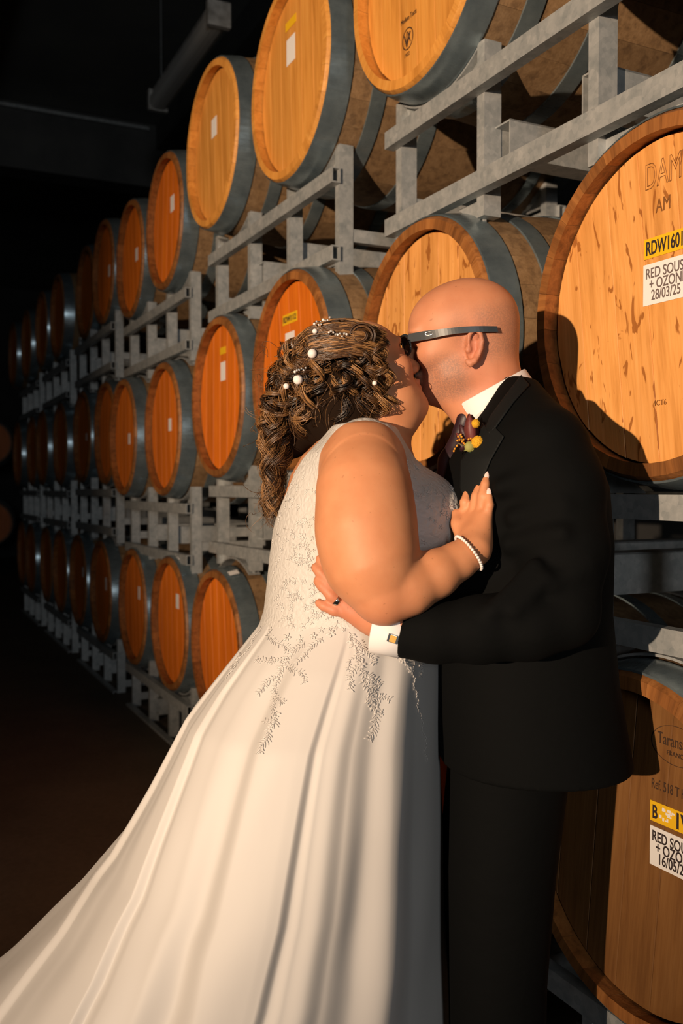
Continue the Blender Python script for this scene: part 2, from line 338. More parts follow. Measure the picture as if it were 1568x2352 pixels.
e = BARRELS['T1']
lettering(e, 'Medium Toast', 0.019, -0.106, RB - 0.123, 'brand_dark', y=HEADY - 0.0004, sx=0.72)
mb = MB(); mb.lathe_y([(0.025, -0.0006), (0.028, -0.0006), (0.028, 0), (0.025, 0)], 28)
mb.box(-0.006, -0.002, -0.0006, 0, -0.020, 0.020); mb.tube([(-0.016, -0.0003, 0.012), (-0.004, -0.0003, -0.018)], 0.0022, 5).tube([(-0.004, -0.0003, -0.018), (0.014, -0.0003, 0.014)], 0.0022, 5).tube([(0.002, -0.0003, 0.016), (0.014, -0.0003, -0.012)], 0.0016, 5)
mb.build('brand_mark', 'brand_dark', e, loc=(-0.07, HEADY - 0.0002, RB - 0.170))
lettering(e, '1922', 0.014, -0.088, RB - 0.214, 'brand_dark', y=HEADY - 0.0004)
e = BARRELS['B0']
mb = MB(); mb.lathe_y([(0.0565, -0.0006), (0.0580, -0.0006), (0.0580, 0), (0.0565, 0)], 40); o = mb.build('brand_oval', 'brand_dark', e, loc=(0.084, HEADY - 0.0002, RB + 0.205)); o.scale = (1, 1, 0.60)
lettering(e, 'Taransaud', 0.030, 0.084, RB + 0.202, 'brand_dark', 'CENTER', y=HEADY - 0.0004, sx=0.70); lettering(e, 'FRANCE', 0.012, 0.084, RB + 0.186, 'brand_dark', 'CENTER', y=HEADY - 0.0004)
lettering(e, 'Ref. 518 T H', 0.025, 0.026, RB + 0.118, 'brand_dark', y=HEADY - 0.0004, sx=0.62)
y1 = sticker(e, 0.088, 0.077, 0.126, 0.036, 'paper_yellow', 0, 'yellow_tag'); lettering(y1, 'B', 0.033, -0.058, -0.0115, bold=0.0007, sx=0.7); lettering(y1, '1V', 0.038, -0.006, -0.013, bold=0.0012, sx=0.8)
mb = MB()
for k in range(12):
    x_ = rnd.uniform(-0.043, -0.012); z_ = rnd.uniform(-0.013, 0.009); mb.box(x_, x_ + rnd.uniform(0.003, 0.009), -0.0016 - 0.00005 * k, -0.001, z_, z_ + rnd.uniform(0.002, 0.006))
mb.build('worn_patch', 'paper_white', y1)
w1 = sticker(e, 0.087, 0.015, 0.124, 0.070); lettering(w1, 'RED SOUS', 0.026, -0.057, 0.010, bold=0.0004, sx=0.76); lettering(w1, '+ OZONE', 0.026, -0.048, -0.009, bold=0.0004, sx=0.76); lettering(w1, '16/05/25', 0.026, -0.043, -0.028, bold=0.0004, sx=0.76)
for k, a in (('B3', 0.35), ('B4', 0.3), ('B5', 0.25)):      # small stickers on the head hoops
    o = MB().box(-0.016, 0.016, -0.02, 0.02, 0, 0.0012).build('paper_label', 'paper_white', BARRELS[k], loc=((R0 + 0.018) * math.sin(a), 0.045, RB + (R0 + 0.018) * math.cos(a))); o.rotation_euler = (0.2, a, 0)

# ------------------------------------------------------------------ racks
RH = 0.284; RT_, PW, PD = 0.046, 0.030, 0.048
def hollow_x(x0, x1, y0, y1, z0, z1, t=0.004):       # open rectangular tube along X
    mb = MB(); mb.box(x0, x1, y0, y0 + t, z0, z1); mb.box(x0, x1, y1 - t, y1, z0, z1); mb.box(x0, x1, y0 + t, y1 - t, z0, z0 + t); mb.box(x0, x1, y0 + t, y1 - t, z1 - t, z1); return mb
RAIL = hollow_x(-0.61, 0.61, -0.015, 0.015, 0, RT_).mesh('rail', 'galvanised_steel')
POST = MB().box(-PW / 2, PW / 2, -PD / 2, PD / 2, -0.048, RH + 0.078).mesh('post', 'galvanised_steel')
FPOST = MB().box(-PW / 2, PW / 2, -PD / 2, PD / 2, -0.02, RH + 0.078).mesh('post', 'galvanised_steel')
def saddle_mesh(flip):
    rr = 0.339; mb = MB(); n = 14; w = 0.18; t = 0.005; V = []
    a1 = math.asin(w / rr); sg = -1 if flip else 1
    for k in range(n + 1):
        a = -a1 + 2 * a1 * k / n
        for (r, y) in ((rr, -PD / 2), (rr, PD / 2), (rr + t, PD / 2), (rr + t, -PD / 2)): V.append((r * math.sin(a), y, sg * (rr - r * math.cos(a)) + 0))
    Fc = [(k * 4 + i, k * 4 + (i + 1) % 4, k * 4 + 4 + (i + 1) % 4, k * 4 + 4 + i) for k in range(n) for i in range(4)] + [(0, 1, 2, 3), (n * 4 + 3, n * 4 + 2, n * 4 + 1, n * 4)]
    mb.add(V, Fc)
    h = rr - math.sqrt(rr * rr - w * w)
    for s_ in (-1, 1):                                 # wedge web at each end of the curved plate
        x0, x1 = s_ * w, s_ * 0.07; hh = sg * h; lo = -0.016 * sg
        y0 = -0.004
        mb.add([(x0, y0, hh), (x0, y0, lo), (x1, y0, lo), (x0, y0 + 0.008, hh), (x0, y0 + 0.008, lo), (x1, y0 + 0.008, lo)], [(0, 1, 2), (3, 5, 4), (0, 3, 4, 1), (1, 4, 5, 2), (2, 5, 3, 0)])
    return auto_smooth(mb.mesh('saddle', 'galvanised_steel'), 40)
SAD_T, SAD_B = saddle_mesh(False), saddle_mesh(True)
POCKET = MB().box(-0.032, 0.032, 0, 0.78, 0, 0.004).box(-0.032, -0.028, 0, 0.78, 0.004, 0.086).box(0.028, 0.032, 0, 0.78, 0.004, 0.086).box(-0.032, 0.032, 0, 0.78, 0.082, 0.086).mesh('fork_pocket', 'galvanised_steel')
SIDE = MB().box(-0.013, 0.013, 0, 0.78, 0, 0.04).mesh('side_rail', 'galvanised_steel')
YR = (0.062, 0.938)      # rail depths, front and rear
def rack(X, Yo, Ztop, label, floor=False):
    h = RH; z0 = Ztop - h + HZ
    e = thing('barrel_rack', label, 'rack', (X, Yo, z0), None, 'galvanised barrel racks')
    for s_, yr in ((1, YR[0]), (-1, YR[1])):
        link_mesh('rail', RAIL, None, e, (0, yr, h - RT_)); link_mesh('rail', RAIL, None, e, (0, yr, 0))
        yp = yr + s_ * (0.015 + PD / 2 + 0.0005)
        for x in (-0.585, -0.195, 0.195, 0.585): link_mesh('post', FPOST if floor else POST, None, e, (x, yp, 0))
        for x in (-0.39, 0.39):
            link_mesh('saddle', SAD_T, None, e, (x, yp, h + 0.018))
            if not floor: link_mesh('saddle', SAD_B, None, e, (x, yp, -0.014))
    for x in (-0.155, 0.155): link_mesh('fork_pocket', POCKET, None, e, (x, 0.11, RT_ + 0.03))
    for x in (-0.585, 0.585): link_mesh('side_rail', SIDE, None, e, (x, 0.11, RT_ + 0.02))
    return e
DZ = {'T': {2: .012, 3: -.055, 4: .035}, 'M': {1: .008, 2: .03, 3: -.052, 4: .014}, 'B': {}}
for row in 'TMB':
    for i in range(1, 7):
        dz = DZ[row].get(i, 0.0); low = {'T': 'between top and middle rows', 'M': 'between middle and bottom rows', 'B': 'standing on the floor'}[row]
        rack(rack_x(i), -0.01, ROWZ[row] + dz - 0.3575, f'galvanised barrel rack {low}, {ORD[i-1]} from the right', floor=(row == 'B'))
# two barrels glimpsed across the aisle at the far end
for z, nm in ((ROWZ['M'] + 0.33, 'upper'), (ROWZ['B'] + 0.14, 'lower')):
    barrel(*np.array(local_world(-5.14, 13.6, 0))[:2], z, f'dark orange barrel at the left edge across the aisle, {nm} one', 'oak_amber', False, PI / 2 - 0.1, group='barrels across the aisle')

# ------------------------------------------------------------------ hanging lamp (switched off)
lp = thing('batten_lamp', 'white unlit batten lamp hanging from the dark ceiling', 'lamp', (-6.19, 0.65, 2.84 + HZ))
MB().box(-0.70, 0.70, -0.045, 0.045, 0.055, 0.115).build('housing', 'lamp_enamel', lp)
pr_ = [(0.068 * math.copysign(abs(math.cos(a)) ** .7, math.cos(a)), 0.012 - 0.042 * math.sin(a)) for a in np.linspace(0, PI, 11)] + [(-0.068, 0.052), (0.068, 0.052)]
MB().add([(x, y, z) for x in (-0.69, 0.69) for y, z in pr_], [tuple(range(13)), tuple(range(25, 12, -1))] + [(k, (k + 1) % 13, 13 + (k + 1) % 13, 13 + k) for k in range(13)]).build('diffuser', 'lamp_tube', lp)
for s_ in (-1, 1): MB().box(s_ * 0.705 - 0.02, s_ * 0.705 + 0.02, -0.072, 0.072, -0.034, 0.118).build('end_cap', 'lamp_enamel', lp)
for s_ in (-1, 1): MB().tube([(s_ * 0.6, 0, 0.1), (s_ * 0.6, 0, 4.9 - 2.84 - HZ)], 0.004, 6).build('hanger_wire', 'galvanised_steel', lp)

# ================================================================== the two people
T0 = 1.66
CPH, SPH = math.cos(PITCH), math.sin(PITCH)
def P(px, py, d=0.0):                    # point seen at pixel (px, py), d metres behind the couple's plane
    a, b = (px - 784) / F_PX, (py - 1176) / F_PX; k = (T0 + d) / (CPH + b * SPH)
    return np.array([a * k, d, (SPH - b * CPH) * k])
def pxm(d=0.0): return F_PX / (T0 + d)
RZ = math.atan2(RT[1], RT[0])
def frame_thing(name, label, cat, base, group=None):
    e = thing(name, label, cat, local_world(base[0], T0 + base[1], base[2]), (0, 0, RZ), group); e['_b'] = [float(x) for x in base]; return e
def put(name, me, parent, mat=None):      # mesh in the couple's frame -> child of a thing standing at its base
    b = parent['_b'] if '_b' in parent else (0, 0, 0)
    return link_mesh(name, me, mat, parent, (-b[0], -b[1], -b[2]) if '_b' in parent else (0, 0, 0))

class Grid:
    def __init__(s, lo, hi, h):
        s.lo = np.array(lo, float); s.h = h; s.n = np.ceil((np.array(hi) - s.lo) / h).astype(int) + 1
        s.ax = [(s.lo[i] + h * np.arange(s.n[i])).astype(np.float32) for i in range(3)]
        s.D = np.full(s.n, 1.0, np.float32)
    def sl(s, lo, hi):
        r = []
        for i in range(3):
            a = int(max(0, math.floor((lo[i] - s.lo[i]) / s.h))); b = int(min(s.n[i], math.ceil((hi[i] - s.lo[i]) / s.h) + 1))
            if b <= a: return None
            r.append(slice(a, b))
        return tuple(r)
    def ev(s, q): return s.ax[0][q[0]][:, None, None], s.ax[1][q[1]][None, :, None], s.ax[2][q[2]][None, None, :]
    def op(s, fn, lo, hi, k, mode='add'):
        m = k + 4 * s.h; q = s.sl(np.array(lo) - m, np.array(hi) + m)
        if q is None: return
        b = fn(*s.ev(q)).astype(np.float32); a = s.D[q]
        if mode == 'add':
            if k <= 0: s.D[q] = np.minimum(a, b)
            else: hh = np.clip(0.5 + 0.5 * (a - b) / k, 0, 1); s.D[q] = a + (b - a) * hh - k * hh * (1 - hh)
        else:
            b = -b; hh = np.clip(0.5 - 0.5 * (a - b) / max(k, 1e-5), 0, 1); s.D[q] = a + (b - a) * hh + k * hh * (1 - hh)
    def cap(s, a, b, ra, rb, k=0.01, mode='add'):
        a, b = np.array(a, float), np.array(b, float); ba = b - a; L2 = ba @ ba + 1e-12; r = max(ra, rb)
        def fn(x, y, z):
            t_ = np.clip(((x - a[0]) * ba[0] + (y - a[1]) * ba[1] + (z - a[2]) * ba[2]) / L2, 0, 1)
            return np.sqrt((x - a[0] - ba[0] * t_) ** 2 + (y - a[1] - ba[1] * t_) ** 2 + (z - a[2] - ba[2] * t_) ** 2) - (ra + (rb - ra) * t_)
        s.op(fn, np.minimum(a, b) - r, np.maximum(a, b) + r, k, mode)
    def chain(s, pts, k=0.01):
        for (a, ra), (b, rb) in zip(pts[:-1], pts[1:]): s.cap(a, b, ra, rb, k)
    def ell(s, c, r, M=None, k=0.01, mode='add'):
        c = np.array(c, float); r = np.array(r, float); M = np.eye(3) if M is None else np.array(M); R = r.max()
        def fn(x, y, z):
            X, Y, Z = x - c[0], y - c[1], z - c[2]
            q = [(X * M[i][0] + Y * M[i][1] + Z * M[i][2]) for i in range(3)]
            k0 = np.sqrt(sum((q[i] / r[i]) ** 2 for i in range(3))); k1 = np.sqrt(sum((q[i] / r[i] ** 2) ** 2 for i in range(3))) + 1e-9
            return np.where(k0 < 1e-4, -r.min(), k0 * (k0 - 1) / k1)
        s.op(fn, c - R, c + R, k, mode)
    def loft(s, rings, k=0.02, pw=2.0):      # rings: (cx, cy, cz, rx, ry) sorted by falling z
        R_ = np.array(sorted(rings, key=lambda r: r[2])); z0, z1 = R_[0, 2], R_[-1, 2]
        def fn(x, y, z):
            zc = np.clip(z, z0, z1); f = [np.interp(zc, R_[:, 2], R_[:, i]) for i in (0, 1, 3, 4)]
            q = (np.abs((x - f[0]) / f[2]) ** pw + np.abs((y - f[1]) / f[3]) ** pw) ** (1 / pw)
            d = (q - 1) * np.minimum(f[2], f[3]); dz = np.maximum(z - z1, z0 - z)
            return np.where(dz > 0, np.sqrt(np.maximum(d, 0) ** 2 + dz ** 2) + np.minimum(np.maximum(d, dz), 0), np.maximum(d, dz))
        m = max(R_[:, 3].max(), R_[:, 4].max())
        s.op(fn, (R_[:, 0].min() - m, R_[:, 1].min() - m, z0), (R_[:, 0].max() + m, R_[:, 1].max() + m, z1), k)
    def mesh(s, name, D=None, smooth=1):
        D = s.D if D is None else D; n = D.shape; neg = D < 0
        c8 = [neg[i:n[0] - 1 + i, j:n[1] - 1 + j, k:n[2] - 1 + k] for i in (0, 1) for j in (0, 1) for k in (0, 1)]
        cnt = sum(c.astype(np.int8) for c in c8); act = (cnt > 0) & (cnt < 8); idx = np.argwhere(act)
        vid = np.full(act.shape, -1, np.int32); vid[tuple(idx.T)] = np.arange(len(idx))
        acc = np.zeros((len(idx), 3)); w = np.zeros(len(idx)); off = [(i, j, k) for i in (0, 1) for j in (0, 1) for k in (0, 1)]
        vals = {o: D[idx[:, 0] + o[0], idx[:, 1] + o[1], idx[:, 2] + o[2]].astype(float) for o in off}
        for a in off:
            for b in off:
                if sum(b) - sum(a) == 1 and sum(abs(p - q) for p, q in zip(a, b)) == 1:
                    va, vb = vals[a], vals[b]; cr = (va < 0) != (vb < 0); t_ = np.where(cr, va / np.where(va == vb, 1, va - vb), 0)
                    for ax in range(3): acc[:, ax] += np.where(cr, a[ax] + (b[ax] - a[ax]) * t_, 0)
                    w += cr
        V = s.lo + s.h * (idx + acc / w[:, None]); Q = []
        for ax in range(3):
            o1, o2 = [(1, 2), (2, 0), (0, 1)][ax]
            sa = [slice(1, n[i] - 1) for i in range(3)]; sb = list(sa); sa[ax] = slice(0, n[ax] - 1); sb[ax] = slice(1, n[ax])
            A, B = neg[tuple(sa)], neg[tuple(sb)]; e = np.argwhere(A != B)
            if not len(e): continue
            fl = A[tuple(e.T)]; g = e.copy()
            for i in range(3):
                if i != ax: g[:, i] += 1
            def vv(da, db):
                h_ = g.copy(); h_[:, o1] -= da; h_[:, o2] -= db; return vid[tuple(h_.T)]
            q = np.stack([vv(1, 1), vv(0, 1), vv(0, 0), vv(1, 0)], 1); q[~fl] = q[~fl][:, ::-1]; Q.append(q)
        Q = np.concatenate(Q); Q = Q[(Q >= 0).all(1)]
        for _ in range(smooth):              # a light Laplacian pass
            S = np.zeros_like(V); C_ = np.zeros(len(V))
            for i in range(4):
                for j in (1, 3): np.add.at(S, Q[:, i], V[Q[:, (i + j) % 4]]); np.add.at(C_, Q[:, i], 1)
            V = V * 0.4 + 0.6 * S / np.maximum(C_, 1)[:, None]
        me = bpy.data.meshes.new(name); me.vertices.add(len(V)); me.vertices.foreach_set('co', V.astype(np.float32).ravel())
        me.loops.add(Q.size); me.loops.foreach_set('vertex_index', Q.astype(np.int32).ravel()); me.polygons.add(len(Q))
        me.polygons.foreach_set('loop_start', np.arange(0, Q.size, 4, dtype=np.int32)); me.update(); me.validate(); me.shade_smooth()
        return me, V, Q
def gbox(x0, x1, y0, y1, d0, d1, h):
    c = np.array([P(x, y, d) for x in (x0, x1) for y in (y0, y1) for d in (d0, d1)]); return Grid(c.min(0), c.max(0), h)
def pch(rows): return [(P(x, y, d), r) for x, y, d, r in rows]
def ring(py, xl, xr, dc, b):
    a, c = P(xl, py, dc), P(xr, py, dc); return ((a[0] + c[0]) / 2, dc, a[2], (c[0] - a[0]) / 2, b)
def unit(v): v = np.array(v, float); return v / np.linalg.norm(v)
def bvh_of(*VQ):
    vs_, fs = [], []
    for V, Q in VQ: k = len(vs_); vs_ += V.tolist(); fs += (np.asarray(Q) + k).tolist()
    return BVHTree.FromPolygons(vs_, fs)
ORG = Vector((0, -T0, 0))
def hit(bv, px, py, lift=0.0, dflt=-0.18):
    d = Vector(P(px, py, 0).tolist()) - ORG; h = bv.ray_cast(ORG, d.normalized())
    if h[0] is None: return P(px, py, dflt), np.array([0, -1.0, 0])
    n = np.array(h[1]); n = n if n[1] < 0 or n @ np.array(d) < 0 else -n
    return np.array(h[0]) + n * lift, n
def set_attr(me, name, vals):
    a = me.attributes.new(name, 'FLOAT', 'POINT'); a.data.foreach_set('value', np.asarray(vals, np.float32))

# ---- cloth, skin and hair materials
def skin(name, c0, c1, red):
    t = NT(name); v = t.coords((1, 1, 1)); n = t.noise(v, 30, 4); n2 = t.noise(v, 420, 2)
    c = t.ramp(n, [(0.3, c0), (0.7, c1)])
    fr = t.noise(v, 150, 1.0); c = t.mix(t.ramp(fr, [(0.74, (0, 0, 0)), (0.78, (0.45, 0.45, 0.45))]), c, tuple(x * 0.5 for x in c0))
    at = t.node('ShaderNodeAttribute', attribute_name='flush'); c = t.mix(at.outputs['Fac'], c, red)
    sb = t.node('ShaderNodeAttribute', attribute_name='stubble'); pat = t.mix(1.0, sb.outputs['Color'], t.ramp(n2, [(0.35, (0.35,) * 3), (0.6, (0.95,) * 3)]), 'MULTIPLY')
    c = t.mix(pat, c, (0.12, 0.095, 0.085)); t.base(c)
    t.set(Roughness=0.56); t.b.inputs['Specular IOR Level'].default_value = 0.38; t.b.inputs['Subsurface Weight'].default_value = 0.12; t.b.inputs['Subsurface Radius'].default_value = (0.012, 0.004, 0.002); t.b.inputs['Subsurface Scale'].default_value = 0.6
    t.bump(n2, 0.12, 0.0006)
skin('skin_bride', (0.56, 0.232, 0.108), (0.62, 0.272, 0.132), (0.55, 0.16, 0.10))
skin('skin_groom', (0.50, 0.200, 0.102), (0.56, 0.240, 0.128), (0.52, 0.15, 0.09))
t = NT('satin_white'); v = t.coords((1, 1, 1)); n = t.noise(v, 900, 2); n2 = t.noise(t.coords((1, 1, 0.25)), 9, 4)
t.base((0.585, 0.56, 0.535)); t.set(Roughness=0.58); t.b.inputs['Sheen Weight'].default_value = 0.15; t.bump(n2, 0.12, 0.01)
t = NT('bodice_lace'); v = t.coords((1, 1, 1)); vo = t.node('ShaderNodeTexVoronoi', feature='DISTANCE_TO_EDGE'); vo.inputs['Scale'].default_value = 90; t.link(v, vo.inputs['Vector'])
n = t.noise(v, 60, 5, 0.6, 1.2); m_ = t.node('ShaderNodeMath', operation='ADD'); t.link(vo.outputs['Distance'], m_.inputs[0]); t.link(n, m_.inputs[1])
t.base((0.57, 0.545, 0.515)); t.set(Roughness=0.55); t.bump(m_.outputs[0], 0.55, 0.004)
flat('lace_thread', (0.62, 0.59, 0.56), 0.5)
t = NT('suit_wool'); n = t.noise(t.coords((1, 1, 1)), 700, 2); n2 = t.noise(t.coords((1, 1, 2)), 14, 3); t.base((0.0022, 0.0025, 0.0026)); t.set(Roughness=0.85); t.b.inputs['Specular IOR Level'].default_value = 0.10; t.bump(n2, 0.22, 0.012)
flat('suit_lapel', (0.0045, 0.0058, 0.0062), 0.7).b.inputs['Specular IOR Level'].default_value = 0.2; flat('shirt_cotton', (0.78, 0.75, 0.745), 0.65); flat('tie_silk', (0.022, 0.009, 0.014), 0.45)
t = NT('hair'); at = t.node('ShaderNodeAttribute', attribute_name='tone'); c = t.ramp(at.outputs['Fac'], [(0.0, (0.016, 0.008, 0.004)), (0.5, (0.085, 0.037, 0.012)), (1.0, (0.36, 0.185, 0.07))]); t.base(c); t.set(Roughness=0.36); t.b.inputs['Specular IOR Level'].default_value = 0.55
flat('pearl', (0.80, 0.74, 0.71), 0.18, 0.0); flat('crystal', (0.8, 0.78, 0.75), 0.08, 0.6); flat('silver', (0.75, 0.75, 0.74), 0.15, 1.0); flat('gold', (0.80, 0.45, 0.10), 0.3, 0.25)
flat('frame_plastic', (0.018, 0.024, 0.03), 0.38); flat('lens_dark', (0.035, 0.024, 0.018), 0.12); flat('nail', (0.80, 0.60, 0.55), 0.25); flat('lash', (0.012, 0.008, 0.006), 0.6)
flat('leaf_burgundy', (0.13, 0.026, 0.022), 0.55); flat('leaf_plum', (0.045, 0.012, 0.018), 0.55); flat('billy_yellow', (0.62, 0.33, 0.012), 0.85); flat('berry_orange', (0.60, 0.25, 0.02), 0.5); flat('bud_green', (0.28, 0.27, 0.07), 0.7); flat('tape_green', (0.012, 0.055, 0.025), 0.25); flat('moustache_grey', (0.16, 0.14, 0.12), 0.7)
flat('shoe_leather', (0.012, 0.011, 0.011), 0.3)

def head(g, c, Fv, Uv, s=1.0, soft=0.0):
    Fv = unit(Fv); Uv = unit(np.array(Uv) - Fv * (np.array(Uv) @ Fv)); Sv = np.cross(Uv, Fv); M = np.stack([Fv, Sv, Uv])
    L = lambda f, sd, u: np.array(c) + s * (f * Fv + sd * Sv + u * Uv)
    E = lambda p, r, k, mode='add': g.ell(L(*p), np.array(r) * s, M, k * s, mode)
    E((-0.012, 0, 0.028), (0.100, 0.0775, 0.080), 0.0)
    E((0.030, 0, 0.020), (0.064, 0.064, 0.064), 0.03)
    E((0.028, 0, -0.045), (0.062, 0.060 + soft, 0.070), 0.03)
    E((0.045, 0, -0.082), (0.044, 0.045 + soft, 0.034), 0.025)
    E((0.078, 0, -0.098), (0.020, 0.022, 0.018), 0.02)
    for sg in (-1, 1):
        E((0.060, sg * 0.040, -0.022), (0.028, 0.024 + soft, 0.026), 0.02); E((0.082, sg * 0.030, 0.026), (0.014, 0.024, 0.008), 0.015)
        E((0.098, sg * 0.033, 0.006), (0.018, 0.017, 0.012), 0.014, 'sub'); E((0.080, sg * 0.033, 0.005), (0.0125, 0.0135, 0.0105), 0.004)
        E((0.020, sg * 0.052, -0.070), (0.035, 0.015, 0.022), 0.02)
    g.cap(L(0.088, 0, 0.012), L(0.108, 0, -0.026), 0.009 * s, 0.0125 * s, 0.012 * s)
    for sg in (-1, 1): E((0.100, sg * 0.0115, -0.032), (0.011, 0.0085, 0.008), 0.006)
    E((0.094, 0, -0.055), (0.011, 0.022, 0.0065), 0.007); E((0.091, 0, -0.068), (0.011, 0.019, 0.0070), 0.006)
    return L, M, Fv, Sv, Uv

# ------------------------------------------------------------------ person in the white dress
bride = frame_thing('person', 'person in white lace wedding dress with long curled brown hair, kissing the suited person', 'person', (0.02, 0.0, FLOOR))
g = gbox(585, 1165, 735, 1560, -0.34, 0.30, 0.0031)
BT = [ring(1005, 745, 900, -0.005, 0.115), ring(1045, 695, 938, -0.005, 0.155), ring(1090, 668, 972, 0, 0.165), ring(1150, 648, 1014, 0, 0.17), ring(1220, 634, 1036, 0, 0.172), ring(1280, 626, 1030, 0, 0.168), ring(1340, 620, 1008, 0, 0.163), ring(1400, 613, 992, 0, 0.162), ring(1470, 590, 1000, 0, 0.17), ring(1540, 560, 1004, 0, 0.19)]
g.loft(BT, 0.0)
g.cap(P(838, 1040, -0.135), P(838, 1040, 0.135), 0.052, 0.052, 0.05)
g.ell(P(965, 1200, -0.075), (0.075, 0.085, 0.08), None, 0.04); g.ell(P(965, 1200, 0.075), (0.075, 0.085, 0.08), None, 0.04)
torsoD = g.D.copy()
g.cap(P(842, 1030, -0.01), P(852, 925, -0.02), 0.062, 0.054, 0.05)
HB_F, HB_U = (0.87, 0.26, 0.42), (-0.45, 0.05, 0.89)
HBc = P(824, 866, -0.035); HS = 0.92
LB, MBh, *_ = head(g, HBc, HB_F, HB_U, HS, 0.007)
g.cap(LB(0.03, 0, -0.09), P(862, 985, -0.01), 0.045, 0.05, 0.03)
# near arm
g.chain(pch([(836, 1072, -0.172, 0.061), (836, 1130, -0.205, 0.066), (843, 1220, -0.232, 0.068), (858, 1305, -0.248, 0.060), (884, 1368, -0.255, 0.042)]), 0.038)
g.ell(P(812, 1235, -0.225), (0.045, 0.05, 0.080), None, 0.03)
g.chain(pch([(880, 1372, -0.255, 0.040), (935, 1350, -0.25, 0.0415), (1000, 1318, -0.235, 0.036), (1052, 1288, -0.220, 0.0285), (1090, 1262, -0.208, 0.0225)]), 0.012)
# near hand on the lapel
g.chain(pch([(1090, 1262, -0.208, 0.0215), (1090, 1232, -0.190, 0.019)]), 0.02)
for x0, x1, d0, d1 in ((1074, 1073, -.182, -.150), (1084, 1087, -.189, -.163), (1096, 1103, -.194, -.177), (1105, 1115, -.197, -.187)): g.cap(P(x0, 1242, d0), P(x1, 1186, d1), 0.0140, 0.0100, 0.016)
FB = [[(1072, 1188, -.148, .0098), (1068, 1154, -.151, .0088), (1074, 1134, -.143, .0078)],
      [(1087, 1184, -.162, .0098), (1094, 1140, -.166, .0088), (1104, 1112, -.160, .0075), (1110, 1098, -.156, .0055)],
      [(1103, 1184, -.176, .0098), (1109, 1140, -.180, .0088), (1114, 1112, -.175, .0075), (1116, 1098, -.171, .0055)],
      [(1116, 1192, -.186, .0088), (1123, 1160, -.190, .0078), (1122, 1138, -.186, .0062)]]
for f in FB: g.chain(pch(f), 0.0025)
g.chain(pch([(1064, 1238, -.180, .0125), (1050, 1204, -.160, .0105), (1048, 1180, -.148, .0085)]), 0.006)       # thumb
# far arm, hand on the far lapel
g.chain(pch([(835, 1045, 0.17, 0.056), (860, 1180, 0.21, 0.062), (890, 1290, 0.215, 0.045), (1000, 1250, 0.19, 0.036), (1060, 1215, 0.165, 0.024), (1075, 1180, 0.165, 0.022)]), 0.03)
for k in range(4): g.chain(pch([(1066 + 12 * k, 1180, 0.165 - 0.004 * k, 0.0095), (1070 + 12 * k, 1130 - 4 * (k in (1, 2)), 0.160, 0.0075)]), 0.004)
me, BV, BQ = g.mesh('body')
uvw = (BV - HBc) @ MBh.T / HS
flush = np.exp(-(((uvw[:, 0] - .065) / .03) ** 2 + ((np.abs(uvw[:, 1]) - .04) / .03) ** 2 + ((uvw[:, 2] + .02) / .03) ** 2)) * 0.55
flush = np.maximum(flush, 0.9 * np.exp(-(((uvw[:, 0] - .1) / .02) ** 2 + (uvw[:, 1] / .022) ** 2 + ((uvw[:, 2] + .061) / .011) ** 2)))
el = P(880, 1400, -0.255); flush = np.maximum(flush, 0.45 * np.exp(-(((BV - el) / 0.045) ** 2).sum(1)))
set_attr(me, 'flush', flush); set_attr(me, 'stubble', np.zeros(len(BV)))
put('body', me, bride, 'skin_bride'); BODY_B = (BV, BQ)
for f in FB[1:]:                                                   # fingernails
    a, b = P(*f[-2][:3]), P(*f[-1][:3]); d = unit(b - a); Mx = np.stack([unit(np.cross([0, 1, 0], d)), np.cross(d, unit(np.cross([0, 1, 0], d))), d]).T
    put('fingernail', MB().sphere(b + d * 0.004 + np.array([0, -0.004, 0]), 1, 10, 6, rad=(0.0042, 0.0015, 0.0085), M=Mx).mesh('fingernail', 'nail', True), bride)
for sg in (-1, 1):                                                 # lashes and brows
    mb = MB(); mb.tube([LB(.092, sg * .020, .004), LB(.0955, sg * .033, .001), LB(.089, sg * .047, .003)], [0.001, 0.0032, 0.001], 6); put('eyelashes', mb.mesh('eyelashes', 'lash', True), bride)
    mb = MB(); mb.tube([LB(.093, sg * .016, .026), LB(.0955, sg * .032, .033), LB(.084, sg * .052, .027)], [0.0015, 0.003, 0.001], 6); put('eyebrow', mb.mesh('eyebrow', 'hair', True), bride)

# dress: bodice shell around the torso, cut at armholes and neckline
dress = None
q_all = tuple(slice(None) for _ in range(3)); gx, gy, gz = g.ev(q_all)
Dm = torsoD - 0.0055
def ellf(c, r, M=None):
    M = np.eye(3) if M is None else M; X = [gx - c[0], gy - c[1], gz - c[2]]
    q = [(X[0] * M[i][0] + X[1] * M[i][1] + X[2] * M[i][2]) / r[i] for i in range(3)]; k0 = np.sqrt(q[0] ** 2 + q[1] ** 2 + q[2] ** 2); return (k0 - 1) * min(r)
for sg in (-1, 1):                                                 # armholes
    c0 = P(842, 1098, sg * 0.205); rx = 0.079
    Dm = np.maximum(Dm, -ellf(c0, (rx, 0.092, 0.082)))
nk = P(835, 985, 0)
Dm = np.maximum(Dm, -ellf(P(845, 975, 0), (0.085, 0.075, 0.055)))   # neck opening
bk = P(650, 1020, 0); Dm = np.maximum(Dm, -ellf(bk, (0.105, 0.088, 0.135)))   # low back
fr = P(985, 1010, 0); Dm = np.maximum(Dm, -ellf(fr, (0.12, 0.085, 0.10)))     # low front
ln0 = P(684, 1066, -.08); Dm = np.maximum(Dm, (gx - ln0[0]) * -0.73 + (gz - ln0[2]) * 0.68 + 0 * gy)          # back edge of the straps
Dm = np.maximum(Dm, -(torsoD + 0.006)); Dm = np.maximum(Dm, (P(0, 1475, 0)[2] - gz) + 0 * Dm)
me, DV, DQ = g.mesh('bodice', Dm, 1)
